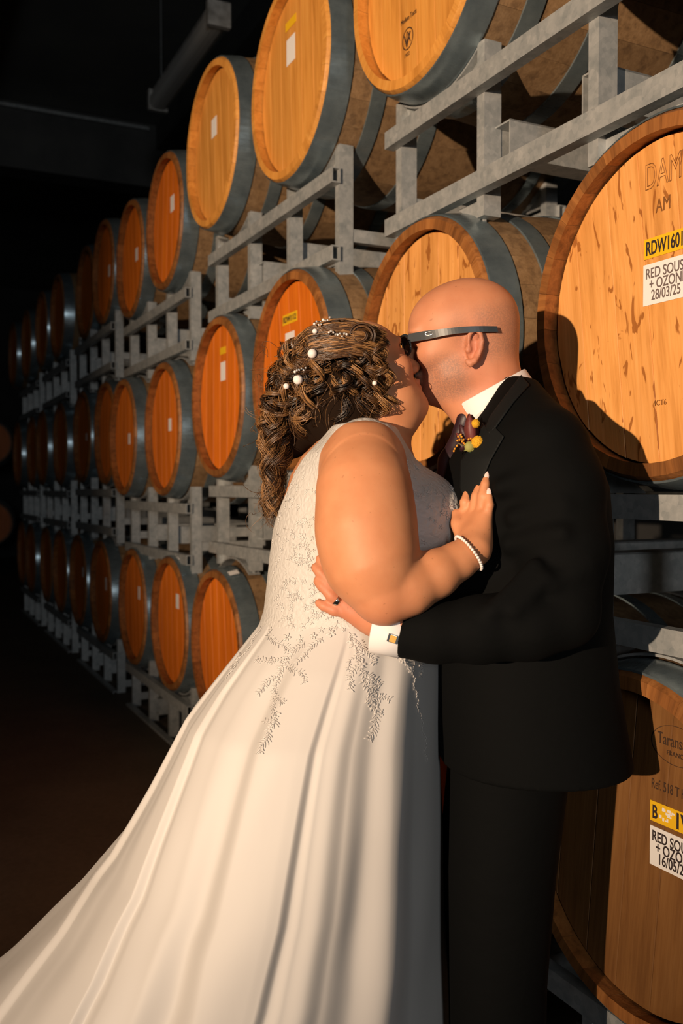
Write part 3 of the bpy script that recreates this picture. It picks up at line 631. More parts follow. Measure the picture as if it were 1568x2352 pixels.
gown = put('wedding_dress', me, bride, 'bodice_lace'); gown['label'] = 'white sleeveless dress with lace bodice'
# skirt
SK = np.array([[1405, 610, 994, .167, 0], [1440, 592, 1003, .180, 0], [1500, 546, 1006, .205, 0], [1640, 442, 1006, .26, .01], [1800, 362, 1009, .31, .03], [1950, 283, 1014, .35, .05], [2100, 172, 1020, .39, .07], [2180, 98, 1022, .41, .08], [2290, -2, 1028, .43, .09], [2352, -64, 1032, .45, .10], [2500, -200, 1038, .48, .12], [2752, -420, 1046, .52, .14]])
# creases on the near side: (cos position at the knot heights, displacement in units of the fold depth)
KY = [1440, 1560, 2000, 2340, 2752]
KN = [([-1.0] * 5, 0.0), ([-.992, -.988, -.978, -.855, -.76], 0.45), ([-.98, -.98, -.965, -.828, -.733], 0.0), ([-.95, -.95, -.90, -.75, -.65], 0.15), ([-.915, -.915, -.79, -.60, -.50], 0.50),
      ([-.88, -.88, -.712, -.502, -.41], 0.50), ([-.86, -.857, -.682, -.472, -.38], -0.10), ([-.81, -.805, -.62, -.41, -.31], 0.25), ([-.70, -.70, -.50, -.28, -.2], 0.0), ([-.52, -.50, -.36, -.13, -.06], -0.75), ([-.36, -.36, -.22, .0, .06], 0.55),
      ([-.15, -.13, .0, .10, .14], 0.45), ([-.06, -.04, .055, .13, .175], 0.42), ([-.005, .018, .113, .188, .232], -0.05), ([.05, .075, .17, .245, .29], 0.10), ([.15, .17, .25, .32, .36], 0.30), ([.28, .28, .35, .41, .45], -0.05), ([.40, .42, .48, .54, .58], -0.45), ([.57, .57, .62, .66, .70], 0.35), ([.78, .78, .80, .82, .84], -0.35), ([1] * 5, 0.0)]
NR, NU, NF = 100, 13, 150; SV = []
NPH = (len(KN) - 1) * NU + NF
for j in range(NR):
    s_ = j / (NR - 1); py = 1405 + (2752 - 1405) * s_ ** 1.05
    L_, R_, b_, dc = [np.interp(py, SK[:, 0], SK[:, i]) for i in (1, 2, 3, 4)]
    cx, a_, cz = ring(py, L_, R_, dc, b_)[0], ring(py, L_, R_, dc, b_)[3], P(784, py, 0)[2]
    if j == NR - 1: cz = FLOOR + 0.004
    amp = np.interp(py, [1405, 1450, 1560, 1800, 2352, 2752], [0, 0.006, 0.013, 0.021, 0.034, 0.04])
    kp = [PI + math.acos(min(1, max(-1, -float(np.interp(py, KY, c_))))) for c_, _ in KN]      # fold lines as angles, left to right across the near side
    cols = []
    for i_ in range(len(KN) - 1):
        for q_ in range(NU):
            u_ = q_ / NU; w_ = u_ * u_ * (3 - 2 * u_); cols.append((kp[i_] + (kp[i_ + 1] - kp[i_]) * u_, KN[i_][1] + (KN[i_ + 1][1] - KN[i_][1]) * w_))
    cols += [(2 * PI + PI * q_ / NF, 0.7 * math.sin(9 * PI * q_ / NF) * min(1, 4 * math.sin(PI * q_ / NF))) for q_ in range(NF)]
    for ph, f0 in cols:
        c_, s2 = math.cos(ph), math.sin(ph); dsp = amp * f0 + 0.002 * s_ * math.sin(17 * ph + 9 * s_) + 0.003 * s_ * math.sin(23 * s_ + 5 * ph)
        nx, ny = c_ / a_, s2 / b_; nl = math.hypot(nx, ny)
        SV.append((cx + a_ * c_ + dsp * nx / nl, dc + b_ * s2 + dsp * ny / nl, cz))
SF = [(j * NPH + k, j * NPH + (k + 1) % NPH, (j + 1) * NPH + (k + 1) % NPH, (j + 1) * NPH + k) for j in range(NR - 1) for k in range(NPH)]
SV = np.array(SV)
skirt_o = put('skirt', mesh_from('skirt', SV, [f[::-1] for f in SF], True, 'satin_white'), gown); skirt_o.location = (0, 0, 0)
DRESS_BVH = bvh_of((DV, DQ), (SV, np.array(SF)))

# lace appliques standing proud of bodice and skirt
lr = random.Random(11)
lace = MB()
def petal(c, n, dirv, ln, wd, th=0.0009):
    n = unit(n); d = np.array(dirv) - n * (np.array(dirv) @ n); d = unit(d + 1e-9); sdv = np.cross(n, d)
    lace.sphere(np.array(c) + d * ln * 0.5, 1, 6, 4, rad=(ln * 0.5, wd, th), M=np.stack([d, sdv, n]).T)
def flower(px, py, size, lift=0.001):
    p, n = hit(DRESS_BVH, px, py, lift); a0 = lr.uniform(0, 6.28); up = np.array([0, 0, 1.0]); sx = unit(np.cross(up, n) + 1e-6); sy = np.cross(n, sx)
    for k in range(5):
        a = a0 + k * 1.2566; petal(p, n, sx * math.cos(a) + sy * math.sin(a), size * lr.uniform(.45, .8), size * 0.15, 0.0006)
def sprig(pts, leaf=0.012, every=6, both=True, r=0.0006):
    dense = []
    for (a, b) in zip(pts[:-1], pts[1:]):
        L_ = math.hypot(b[0] - a[0], b[1] - a[1]); m_ = max(2, int(L_ / 5))
        for i in range(m_): u_ = i / m_; dense.append((a[0] + (b[0] - a[0]) * u_ + 3 * math.sin(i * .9), a[1] + (b[1] - a[1]) * u_))
    ps = [hit(DRESS_BVH, x, y, 0.0012, dflt=9) for x, y in dense]; ps = [q for q in ps if q[0][1] < 5]
    if len(ps) < 4 or max(np.linalg.norm(a[0] - b[0]) for a, b in zip(ps[:-1], ps[1:])) > 0.03: return
    lace.tube([p for p, n in ps], r, 5)
    for i in range(1, len(ps) - 1, max(1, every // 5)):
        p, n = ps[i]; tdir = ps[i + 1][0] - ps[i - 1][0]; sdv = np.cross(n, unit(tdir))
        for sg in ((-1, 1) if both else (lr.choice((-1, 1)),)): petal(p, n, unit(tdir) * lr.uniform(.3, .9) + sg * sdv, leaf * lr.uniform(.35, .85), leaf * 0.085, 0.0006)
sprig([(800, 1452), (822, 1500), (830, 1545), (848, 1590), (862, 1640), (858, 1670), (846, 1705)], 0.014, 5)
sprig([(832, 1545), (860, 1560), (878, 1578)], 0.012, 5); sprig([(822, 1500), (800, 1520), (795, 1545)], 0.009, 9); sprig([(850, 1595), (835, 1620)], .009, 8); sprig([(858, 1640), (885, 1636)], .009, 8)
sprig([(700, 1475), (662, 1510), (640, 1550), (628, 1600), (632, 1650), (615, 1690), (592, 1735)], 0.014, 5)
sprig([(640, 1550), (608, 1570), (590, 1600)], 0.012, 5); sprig([(632, 1650), (600, 1660)], .009, 8); sprig([(662, 1510), (625, 1520), (580, 1515)], .012, 5)
sprig([(600, 1440), (570, 1490), (545, 1520), (530, 1545)], .009, 5)
for q in ([(815, 1470), (845, 1500), (868, 1530)], [(826, 1520), (800, 1560), (806, 1590)], [(855, 1605), (880, 1600), (898, 1612)], [(650, 1530), (690, 1545), (705, 1575)], [(630, 1600), (660, 1620)], [(610, 1460), (640, 1480), (680, 1500)], [(740, 1465), (700, 1500), (680, 1530)], [(552, 1500), (520, 1560)], [(840, 1560), (870, 1590)]): sprig(q, .012, 5)
sprig([(905, 1492), (925, 1520), (948, 1548), (955, 1600), (965, 1650)], .010, 10); sprig([(930, 1500), (965, 1525), (970, 1560)], .012, 5); sprig([(965, 1650), (975, 1700), (978, 1755)], .006, 12)
for x, y, s_ in ((812, 1480, .016), (830, 1525, .014), (862, 1625, .016), (850, 1560, .012), (650, 1530, .014), (630, 1600, .012), (622, 1670, .012), (690, 1470, .013), (925, 1515, .014), (945, 1540, .013), (760, 1455, .014), (720, 1462, .013), (660, 1465, .013), (620, 1450, .012)): flower(x, y, s_, 0.0015)
for k in range(330):
    x, y = lr.uniform(622, 1040), lr.uniform(1035, 1450); p, n = hit(DRESS_BVH, x, y, 0.0008, dflt=9)
    if p[1] > 5 or abs(n[1]) < 0.12: continue
    if x < 735 or x > 900 or y > 1300: flower(x, y, lr.uniform(.006, .0115), 0.0008)
for k in range(110):
    x, y = lr.uniform(625, 1030), lr.uniform(1120, 1440); a = lr.uniform(0, 6.28); L_ = lr.uniform(20, 42)
    if x < 720 or x > 930 or y > 1330: sprig([(x, y), (x + L_ * .5 * math.cos(a), y + L_ * .5 * math.sin(a)), (x + L_ * math.cos(a + .6), y + L_ * math.sin(a + .6))], 0.007, 8)
lo_ = put('lace_applique', lace.mesh('lace_applique', 'lace_thread', True), gown); lo_.location = (0, 0, 0); lo_['kind'] = 'stuff'

# ---- hair
hr = random.Random(5); hv, hf, ht = [], [], []
def add_strand(pts, r, tone, n=4):
    p = np.asarray(pts, float); m = len(p); T_ = np.gradient(p, axis=0); T_ /= np.linalg.norm(T_, axis=1)[:, None] + 1e-12
    N = np.cross(T_, np.array([0.31, 0.83, 0.46])); N /= np.linalg.norm(N, axis=1)[:, None] + 1e-9; B = np.cross(T_, N)
    i_ = np.arange(m); rr = r * np.minimum(1, 0.35 + 3 * np.minimum(i_, m - 1 - i_) / m)
    a = 2 * PI * np.arange(n) / n; V = p[:, None] + rr[:, None, None] * (np.cos(a)[None, :, None] * N[:, None] + np.sin(a)[None, :, None] * B[:, None])
    k = len(hv); hv.extend(V.reshape(-1, 3).tolist()); kk = np.arange(n); a0 = (np.arange(m - 1) * n)[:, None]
    q = np.stack([a0 + kk, a0 + (kk + 1) % n, a0 + n + (kk + 1) % n, a0 + n + kk], -1).reshape(-1, 4) + k
    hf.extend(q.tolist()); ht.extend([tone] * (m * n))
def smooth_path(pts, m):
    p = np.asarray(pts, float); n = len(p); tt = np.linspace(0, n - 1, m); i = np.minimum(tt.astype(int), n - 2); u = (tt - i)[:, None]
    p0, p1, p2, p3 = p[np.maximum(i - 1, 0)], p[i], p[i + 1], p[np.minimum(i + 2, n - 1)]
    return 0.5 * (2 * p1 + (p2 - p0) * u + (2 * p0 - 5 * p1 + 4 * p2 - p3) * u ** 2 + (3 * p1 - p0 - 3 * p2 + p3) * u ** 3)
def curl(path, R=0.012, turns=3, strands=7, tone=0.5, r=0.00068, spread=0.42, grow=0.6):
    strands = strands * 3 if strands > 1 else 1
    m = int(11 * turns) + 8; c = smooth_path(path, m); T_ = np.gradient(c, axis=0); T_ /= np.linalg.norm(T_, axis=1)[:, None] + 1e-9
    ref = np.array([0.2, 1, 0.1]); ph0 = hr.uniform(0, 6.28); sg = hr.choice((-1, 1)); N = ref - T_ * (T_ @ ref)[:, None]; N /= np.linalg.norm(N, axis=1)[:, None]; B = np.cross(T_, N); u_ = np.linspace(0, 1, m)
    for s_ in range(strands):
        dph = hr.gauss(0, spread * .6); rj = 1 + hr.gauss(0, .11); off = np.array([hr.gauss(0, 1), hr.gauss(0, 1), hr.gauss(0, 1)]) * 0.0019
        a = ph0 + sg * (2 * PI * turns * u_ + dph) + hr.uniform(-.25, .25) * np.sin(5 * u_ + hr.uniform(0, 6)); Rr = R * rj * np.minimum(1, grow + u_ * 1.4)
        p = c + Rr[:, None] * (np.cos(a)[:, None] * N * 0.8 + np.sin(a)[:, None] * B) + off * (0.6 + 0.9 * u_[:, None])
        e_ = m if strands == 1 else int(m * hr.uniform(.82, 1.0)); add_strand(p[:e_], r * hr.uniform(.7, 1.25), min(1, max(0, tone + hr.gauss(0, .16))), 3)
def hd(x, y, inset=0.0):                  # depth of the hair surface at a pixel
    q = 1 - ((x - 795) / 158) ** 2 - ((y - 856) / 190) ** 2 * 0.8; return -0.032 - 0.100 * math.sqrt(max(q, 0.01)) + inset
def HP(x, y, inset=0.0): return P(x, y, hd(x, y, inset))
# close crop of hair under the curls
gh = gbox(600, 905, 725, 1060, -0.17, 0.14, 0.0035)
gh.ell(HBc + MBh.T @ np.array([-0.022, 0, 0.022]), (0.090, 0.0760, 0.0775), MBh, 0.0); gh.ell(LB(-0.062, 0, -0.04), (0.06, 0.072, 0.075), MBh, 0.03)
gh.cap(P(745, 900, -0.02), P(735, 960, -0.01), 0.055, 0.045, 0.03); gh.cap(P(700, 900, 0.0), P(668, 1010, 0.02), 0.045, 0.035, 0.03)
gh.ell(LB(0.078, 0, -0.034), (0.056, 0.115, 0.060), MBh, 0.012, 'sub')
hme, HV, HQ = gh.mesh('hair_base', None, 2)
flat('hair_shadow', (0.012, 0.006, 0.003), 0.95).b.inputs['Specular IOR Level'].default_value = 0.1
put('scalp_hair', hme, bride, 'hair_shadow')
# swept-back strands over the crown
for k in range(46):
    o = k / 45; tn = hr.choice((.1, .25, .4, .55, .9))
    if k < 16:                             # over the top and the far side
        dd = 0.055 - 0.010 * k; bx = hr.uniform(-8, 8)
        hgt = 14 * (1 - ((dd + .035) / .1) ** 2)
        pts = [P(890 + bx, 800 - hgt, dd), P(858, 767 - hgt, dd), P(802, 752 - hgt, dd), P(740, 758 - hgt, dd), P(690, 802 - hgt, dd)]
    else:
        y0 = 752 + 58 * (k - 16) / 29 + hr.uniform(-4, 4); x0 = 886 - 12 * o + hr.uniform(-6, 6); o2 = (k - 16) / 29
        pts = [HP(x0, y0 + 14), HP(825, y0 - 4 + 6 * o2, -.004), HP(770, y0 - 6 + 12 * o2, -.006), HP(715, y0 + 2 + 16 * o2, -.006), HP(680 + 14 * o2, y0 + 28 + 18 * o2, -.004)]
    for j in range(20): add_strand(smooth_path([p + np.array([hr.uniform(-1, 1), hr.uniform(-1.2, .2), hr.uniform(-1, 1)]) * .0045 for p in pts], 18), 0.0008, min(1, max(0, tn + hr.uniform(-.25, .25))))
# rolled curl above the temple
for j in range(70):
    tn = hr.uniform(.15, .7); rr = hr.uniform(.75, 1.1); dd = hr.uniform(-.012, .012); pts = []
    for i in range(40):
        a = -0.6 + i / 39 * 8.2; R_ = (33 - 22 * i / 39) * rr; pts.append(P(828 + R_ * math.cos(a), 768 - R_ * .9 * math.sin(a), -0.118 + dd - .008 * i / 39))
    add_strand(pts, 0.0008, tn)
# side curls in front of and over the ear
for k in range(26):
    x0 = hr.uniform(795, 872); y0 = hr.uniform(775, 830); x1 = x0 + hr.uniform(-25, 40); y1 = hr.uniform(905, 985); x1 = min(x1, 895 if y1 > 930 else 880)
    ins = hr.uniform(-.012, .03); curl([HP(x0, y0, ins), P((x0 + x1) / 2 + hr.uniform(-8, 14), (y0 + y1) / 2, hd(830, 860, ins) + .006), P(x1, y1, -0.105 + ins)], hr.uniform(.0095, .0135), hr.uniform(2.2, 3.2), 8, hr.choice((.12, .3, .55, .85)))
# middle curls behind the ear down to the nape
for k in range(24):
    x0 = hr.uniform(690, 810); y0 = hr.uniform(790, 850); x1 = x0 - hr.uniform(5, 45); y1 = hr.uniform(920, 1015); ins = hr.uniform(-.008, .04)
    curl([HP(x0, y0, ins), HP((x0 + x1) / 2 + hr.uniform(-12, 12), (y0 + y1) / 2, ins), P(x1, y1, -0.09 + ins + max(0, (780 - x1)) * .0004)], hr.uniform(.010, .0145), hr.uniform(2.2, 3.2), 8, hr.choice((.05, .2, .4, .8)))
# long curls down the back
for k in range(52):
    x0 = hr.uniform(650, 740); y0 = hr.uniform(790, 880); f_ = hr.random(); x1 = 640 - 42 * f_ + hr.uniform(-10, 10); y1 = 1000 + hr.uniform(-30, 30); y2 = 1060 + 160 * hr.random() ** 0.7; x2 = np.interp(y2, [1040, 1120, 1220], [630, 612, 622]) + hr.uniform(-26, 34) * (1.0 if y2 < 1150 else .5)
    dz = hr.uniform(-.05, .07); curl([HP(x0, y0, .02), P((x0 + x1) / 2 - 14, 920, dz - .02), P(x1 + 16, y1, dz), P(x2, y2, dz)], hr.uniform(.010, .0155), hr.uniform(4.5, 6.5), 8, hr.choice((.2, .4, .6, .9)), spread=.55)
# loose curls at the back of the crown
for k in range(16):
    x0 = hr.uniform(672, 730); y0 = hr.uniform(770, 830); x1 = x0 - hr.uniform(0, 34); y1 = y0 + hr.uniform(60, 120); ins = hr.uniform(-.006, .03)
    curl([HP(x0, y0, ins), HP(x1 - 6, (y0 + y1) / 2, ins), HP(x1, y1, ins)], hr.uniform(.008, .013), hr.uniform(1.6, 2.8), 8, hr.choice((.35, .55, .8)))
for k in range(130):                       # flyaways
    x0 = hr.uniform(600, 870); y0 = hr.uniform(800, 1180) if x0 < 690 else hr.uniform(780, 960); p0 = HP(x0, y0, .01) if y0 < 960 else P(min(x0, 640), y0, 0)
    curl([p0, p0 + np.array([hr.uniform(-.03, .01), hr.uniform(-.02, .02), hr.uniform(-.03, .02)]), p0 + np.array([hr.uniform(-.045, .015), hr.uniform(-.03, .03), hr.uniform(-.06, .0)])], .006, 1.2, 1, .7, r=.00045)
me = mesh_from('hair', hv, hf, True, 'hair'); set_attr(me, 'tone', ht); hair_o = put('hair', me, bride); hair_o['label'] = 'long curled brown hair with blond streaks'

# ------------------------------------------------------------------ person in the black suit
groom = frame_thing('person', 'bald person in black suit and dark sunglasses kissing the person in white', 'person', (0.28, 0.0, FLOOR))
gg = gbox(705, 1440, 625, 1560, -0.335, 0.26, 0.0032)
HG_F, HG_U = (-0.965, 0.14, -0.20), (-0.20, -0.05, 0.98)
HGc = P(1059, 773, 0.006); GS = 0.92
LG, MGh, *_ = head(gg, HGc, HG_F, HG_U, GS)
gg.ell(LG(-0.050, 0, 0.0), np.array((0.050, 0.058, 0.066)), MGh, 0.03)                    # back of the skull
gg.cap(LG(-0.034, 0, -0.055), P(1152, 965, 0.0), 0.054, 0.062, 0.035); gg.cap(LG(0.035, 0, -0.085), P(1105, 965, 0.0), 0.034, 0.045, 0.03)
# near ear
ED = 0.0165
EARC = P(1091, 797, -0.084 + ED)
gg.ell(P(1088, 797, -0.078 + ED), (0.0145, 0.009, 0.027), None, 0.006)
rim_ = [(1076, 786), (1077, 770), (1084, 760), (1095, 758), (1104, 767), (1108, 783), (1105, 801), (1098, 816), (1090, 828), (1080, 836), (1074, 830)]
gg.chain([(P(x, y, ED - 0.0885 - 0.003 * math.sin(i / 10 * 3.1)), 0.0038 if i < 8 else 0.0056) for i, (x, y) in enumerate(rim_)], 0.0025)
gg.ell(P(1090, 800, -0.096 + ED), (0.0080, 0.012, 0.0140), None, 0.003, 'sub'); gg.ell(P(1090, 777, -0.095 + ED), (0.0055, 0.007, 0.006), None, 0.003, 'sub')
gg.ell(P(1075, 803, -0.0855 + ED), (0.006, 0.006, 0.007), None, 0.004); gg.chain(pch([(1098, 778, -.089 + ED, .0023), (1100, 798, -.0895 + ED, .0023), (1092, 815, -.0885 + ED, .003)]), 0.0025)
# trunk and near arm under the suit, hand on the waist
gg.loft([ring(960, 1110, 1270, -0.01, 0.12), ring(1040, 1050, 1330, -0.01, 0.17), ring(1200, 1035, 1370, -0.01, 0.17), ring(1540, 1035, 1370, -0.01, 0.15)], 0.04)
gg.chain(pch([(1258, 1050, -0.15, 0.045), (1285, 1230, -0.19, 0.044), (1280, 1412, -0.225, 0.04), (1100, 1448, -0.232, 0.036), (960, 1452, -0.228, 0.030), (885, 1437, -0.218, 0.0255)]), 0.03)
gg.chain(pch([(885, 1437, -0.218, 0.0245), (850, 1418, -0.206, 0.0235)]), 0.012)
for (x0, y0, x1, y1, d0, d1) in ((858, 1412, 806, 1362, -.200, -.186), (852, 1422, 796, 1378, -.204, -.192), (850, 1428, 796, 1393, -.206, -.196), (850, 1432, 802, 1408, -.205, -.196)): gg.cap(P(x0, y0, d0), P(x1, y1, d1), 0.0145, 0.0125, 0.012)
FG = [[(804, 1360, -.188, .0108), (768, 1318, -.190, .0098), (745, 1294, -.186, .0090), (736, 1284, -.182, .0082)],
      [(794, 1377, -.193, .0112), (758, 1336, -.196, .0100), (735, 1313, -.191, .0090), (725, 1304, -.186, .0082)],
      [(794, 1392, -.196, .0108), (762, 1368, -.199, .0100), (740, 1346, -.195, .0088), (730, 1335, -.190, .0080)],
      [(800, 1407, -.196, .0100), (768, 1402, -.198, .0092), (744, 1392, -.195, .0082), (733, 1385, -.191, .0074)]]
for f in FG: gg.chain(pch(f), 0.0028)
gg.chain(pch([(862, 1400, -.192, .014), (842, 1365, -.186, .0125), (832, 1338, -.184, .0105)]), 0.006)           # thumb, behind the elbow
me, GV, GQ = gg.mesh('body')
uvw = (GV - HGc) @ MGh.T / GS; f_, s_, u_ = uvw.T
beard = np.clip((-0.018 - u_ - 0.25 * np.maximum(0.03 - f_, 0)) / 0.03, 0, 1) * np.clip((0.105 + u_ + 0.35 * f_ * 0 + 0.02) / 0.02, 0, 1) * np.clip((f_ + 0.012) / 0.03, 0, 1)
scalp = 0.45 * np.clip((-f_ - 0.012) / 0.03, 0, 1) * np.clip((0.055 - u_) / 0.03, 0, 1) * np.clip((u_ + 0.075) / 0.03, 0, 1)
side = 0.35 * np.exp(-(((f_ + 0.0) / 0.02) ** 2 + ((u_ - 0.0) / 0.04) ** 2))
tache = 1.5 * np.exp(-(((f_ - 0.1) / 0.02) ** 2 + (s_ / 0.028) ** 2 + ((u_ + 0.046) / 0.008) ** 2))
goat = 0.9 * np.exp(-(((f_ - 0.088) / 0.022) ** 2 + (s_ / 0.026) ** 2 + ((u_ + 0.09) / 0.018) ** 2))
near_head = (np.linalg.norm(GV - HGc, axis=1) < 0.19)
set_attr(me, 'stubble', np.clip(np.maximum.reduce([0.6 * beard, scalp, side, tache, goat]), 0, 1) * near_head)
fl = 0.6 * np.exp(-(((GV - EARC) / np.array([0.02, 0.03, 0.035])) ** 2).sum(1)) + 0.35 * np.exp(-(((GV - P(1150, 905, -.05)) / 0.05) ** 2).sum(1)) + 0.35 * np.exp(-(((GV - P(795, 1395, -.2)) / 0.05) ** 2).sum(1))
set_attr(me, 'flush', np.clip(fl, 0, 1))
put('body', me, groom, 'skin_groom')
mb = MB(); mr = random.Random(3)                                  # grey moustache and goatee hairs
for k in range(150):
    u0 = mr.uniform(-.052, -.040); sd = mr.uniform(-.028, .028); p = LG(.1035 - abs(sd) * .28, sd, u0); q = p + MGh.T @ np.array([.004, np.sign(sd) * .004, -.008]); mb.tube([p, (p + q) / 2 + MGh.T @ np.array([.001, 0, 0]), q], [.0006, .0006, .0002], 4)
for k in range(110):
    u0 = mr.uniform(-.108, -.078); sd = mr.uniform(-.024, .024); p = LG(.092 - abs(sd) * .3 - max(0, -.09 - u0) * .5, sd, u0); q = p + MGh.T @ np.array([.003, 0, -.006]); mb.tube([p, q], [.0006, .0002], 4)
put('moustache', mb.mesh('moustache', 'moustache_grey', True), groom)

# shirt: collar band, front, near cuff
def band(center, axis, up_in, rad, height, thick, n=64, squash=1.0, flare=0.0, a0=0.0, a1=2 * PI):
    ax = unit(axis); e1 = unit(np.array(up_in) - ax * (np.array(up_in) @ ax)); e2 = np.cross(ax, e1); V = []; m = 6; full = abs(a1 - a0 - 2 * PI) < 1e-6; nn = n if full else n + 1
    for k in range(nn):
        a = a0 + (a1 - a0) * k / n; dirv = math.cos(a) * e1 + squash * math.sin(a) * e2
        for (r, h) in ((rad, -height / 2), (rad + thick * .5, -height / 2 - .001), (rad + thick, -height / 2), (rad + thick + flare, height / 2), (rad + thick * .5 + flare, height / 2 + .0015), (rad + flare, height / 2)): V.append(np.array(center) + dirv * r + ax * h)
    Fc = [(k * m + i, k * m + (i + 1) % m, ((k + 1) % nn) * m + (i + 1) % m, ((k + 1) % nn) * m + i) for k in range(n if full else nn - 1) for i in range(m)]
    return MB().add(V, Fc)
gs = gbox(1020, 1240, 850, 1160, -0.2, 0.2, 0.004)
gs.loft([ring(948, 1082, 1180, -0.01, 0.075), ring(985, 1066, 1220, -0.01, 0.11), ring(1060, 1036, 1250, -0.01, 0.12), ring(1150, 1022, 1260, -0.01, 0.12)], 0.0)
me, *_r = gs.mesh('shirt'); shirt = put('shirt', me, groom, 'shirt_cotton'); shirt['label'] = 'white dress shirt with fold-over collar'
cax = unit(P(1080, 815, 0) - P(1142, 930, 0)); cc = P(1137, 916, -0.002)
co = put('collar', band(cc, cax, (0, 1, 0), 0.0690, 0.040, 0.004, squash=1.02, flare=-0.004).mesh('collar', 'shirt_cotton', True), shirt); co.location = (0, 0, 0)
wd = unit(P(890, 1440, -.219) - P(960, 1455, -.228)); wc = P(893, 1450, -0.2195)
cf = put('cuff', band(wc, wd, (0, 0, 1), 0.0345, 0.046, 0.003, squash=0.92, flare=0.001).mesh('cuff', 'shirt_cotton', True), shirt); cf.location = (0, 0, 0)
gt = gbox(1010, 1110, 930, 1180, -0.12, 0.08, 0.0028)
gt.chain(pch([(1070, 962, -.02, .017), (1060, 990, -.022, .014)]), 0.008); gt.chain(pch([(1058, 992, -.022, .013), (1036, 1060, -.024, .022), (1022, 1160, -.024, .026)]), 0.008); me, *_r = gt.mesh('tie'); put('tie', me, groom, 'tie_silk')

# jacket
gj = gbox(885, 1490, 850, 1850, -0.33, 0.26, 0.0046)
JR = [ring(890, 1150, 1222, 0.0, 0.07), ring(925, 1108, 1248, -0.005, 0.10), ring(965, 1078, 1288, -0.01, 0.14), ring(1000, 1052, 1322, -0.012, 0.165), ring(1060, 1020, 1362, -0.015, 0.183), ring(1120, 1006, 1384, -0.015, 0.188), ring(1250, 1004, 1396, -0.02, 0.182), ring(1400, 1004, 1394, -0.02, 0.172), ring(1550, 1004, 1408, -0.025, 0.176), ring(1650, 1006, 1424, -0.03, 0.182), ring(1742, 1010, 1440, -0.035, 0.188)]
gj.loft(JR, 0.0, 2.2)
gj.cap(P(1180, 935, -0.05), P(1252, 1015, -0.15), 0.046, 0.056, 0.04); gj.cap(P(1180, 925, 0.05), P(1250, 1010, 0.13), 0.05, 0.055, 0.04)
gj.chain(pch([(1258, 1040, -0.155, 0.060), (1284, 1120, -0.175, 0.065), (1298, 1260, -0.20, 0.062), (1290, 1400, -0.225, 0.056)]), 0.03)
gj.chain(pch([(1288, 1408, -0.228, 0.054), (1210, 1432, -0.238, 0.054), (1100, 1446, -0.240, 0.049), (1000, 1455, -0.234, 0.0425), (928, 1455, -0.2255, 0.0385)]), 0.02)
gj.chain(pch([(1260, 1030, 0.14, 0.058), (1250, 1200, 0.17, 0.06), (1200, 1330, 0.2, 0.052), (1000, 1360, 0.225, 0.046), (930, 1350, 0.22, 0.04)]), 0.03)   # far arm round her back
for (a, b, r) in (((1250, 1330, -.275), (1180, 1400, -.290), .012), ((1225, 1300, -.262), (1130, 1400, -.286), .011), ((1340, 1300, -.255), (1270, 1345, -.27), .012), ((1180, 1190, -.205), (1290, 1160, -.24), .010), ((1170, 1250, -.20), (1290, 1225, -.262), .010), ((1150, 1120, -.195), (1260, 1085, -.21), .010)): gj.cap(P(*a), P(*b), r, r * .8, 0.022)
qa = tuple(slice(None) for _ in range(3)); jx, jy, jz = gj.ev(qa)
cutp = P(922, 1455, -0.2255); gj.D = np.maximum(gj.D, (wd[0] * (jx - cutp[0]) + wd[1] * (jy - cutp[1]) + wd[2] * (jz - cutp[2])) * np.where(jx < P(1000, 1450, -.2)[0], 1, 0) - np.where(jx < P(1000, 1450, -.2)[0], 0, 1))
gj.ell(P(1075, 905, 0.0), (0.062, 0.085, 0.075), None, 0.01, 'sub')                          # neck opening
gj.cap(P(1060, 960, -0.01), P(1000, 1190, -0.01), 0.05, 0.028, 0.008, 'sub')                  # front opening
me, JV, JQ = gj.mesh('jacket'); jacket = put('jacket', me, groom, 'suit_wool'); jacket['label'] = 'black wool suit jacket'
JB = bvh_of((JV, JQ))
def drape(poly, bv, lift, thick, step=4.0, dflt=-0.15):
    xs = [p[0] for p in poly]; ys = [p[1] for p in poly]
    def inside(x, y):
        r = False; j = len(poly) - 1
        for i in range(len(poly)):
            if (poly[i][1] > y) != (poly[j][1] > y) and x < (poly[j][0] - poly[i][0]) * (y - poly[i][1]) / (poly[j][1] - poly[i][1]) + poly[i][0]: r = not r
            j = i
        return r
    nx, ny = int((max(xs) - min(xs)) / step) + 2, int((max(ys) - min(ys)) / step) + 2; idx = {}; V = []; Fc = []
    bm = bmesh.new(); pv = [bm.verts.new((x, y, 0)) for x, y in poly]; bm.faces.new(pv); geom = list(bm.faces) + list(bm.edges) + list(bm.verts)
    for k in range(nx): r = bmesh.ops.bisect_plane(bm, geom=list(bm.faces) + list(bm.edges) + list(bm.verts), plane_co=(min(xs) + k * step, 0, 0), plane_no=(1, 0, 0))
    for k in range(ny): r = bmesh.ops.bisect_plane(bm, geom=list(bm.faces) + list(bm.edges) + list(bm.verts), plane_co=(0, min(ys) + k * step, 0), plane_no=(0, 1, 0))
    bm.verts.index_update(); pts = [(v.co.x, v.co.y) for v in bm.verts]; fs = [tuple(v.index for v in f.verts) for f in bm.faces]; bd = [(e.verts[0].index, e.verts[1].index) for e in bm.edges if len(e.link_faces) == 1]; bm.free()
    hs = [hit(bv, x, y, 0, dflt) for x, y in pts]; top = [p + n * (lift + thick) for p, n in hs]; bot = [p + n * lift for p, n in hs]; n_ = len(pts)
    return MB().add(top + bot, fs + [tuple(i + n_ for i in f[::-1]) for f in fs] + [(a, b, b + n_, a + n_) for a, b in bd])
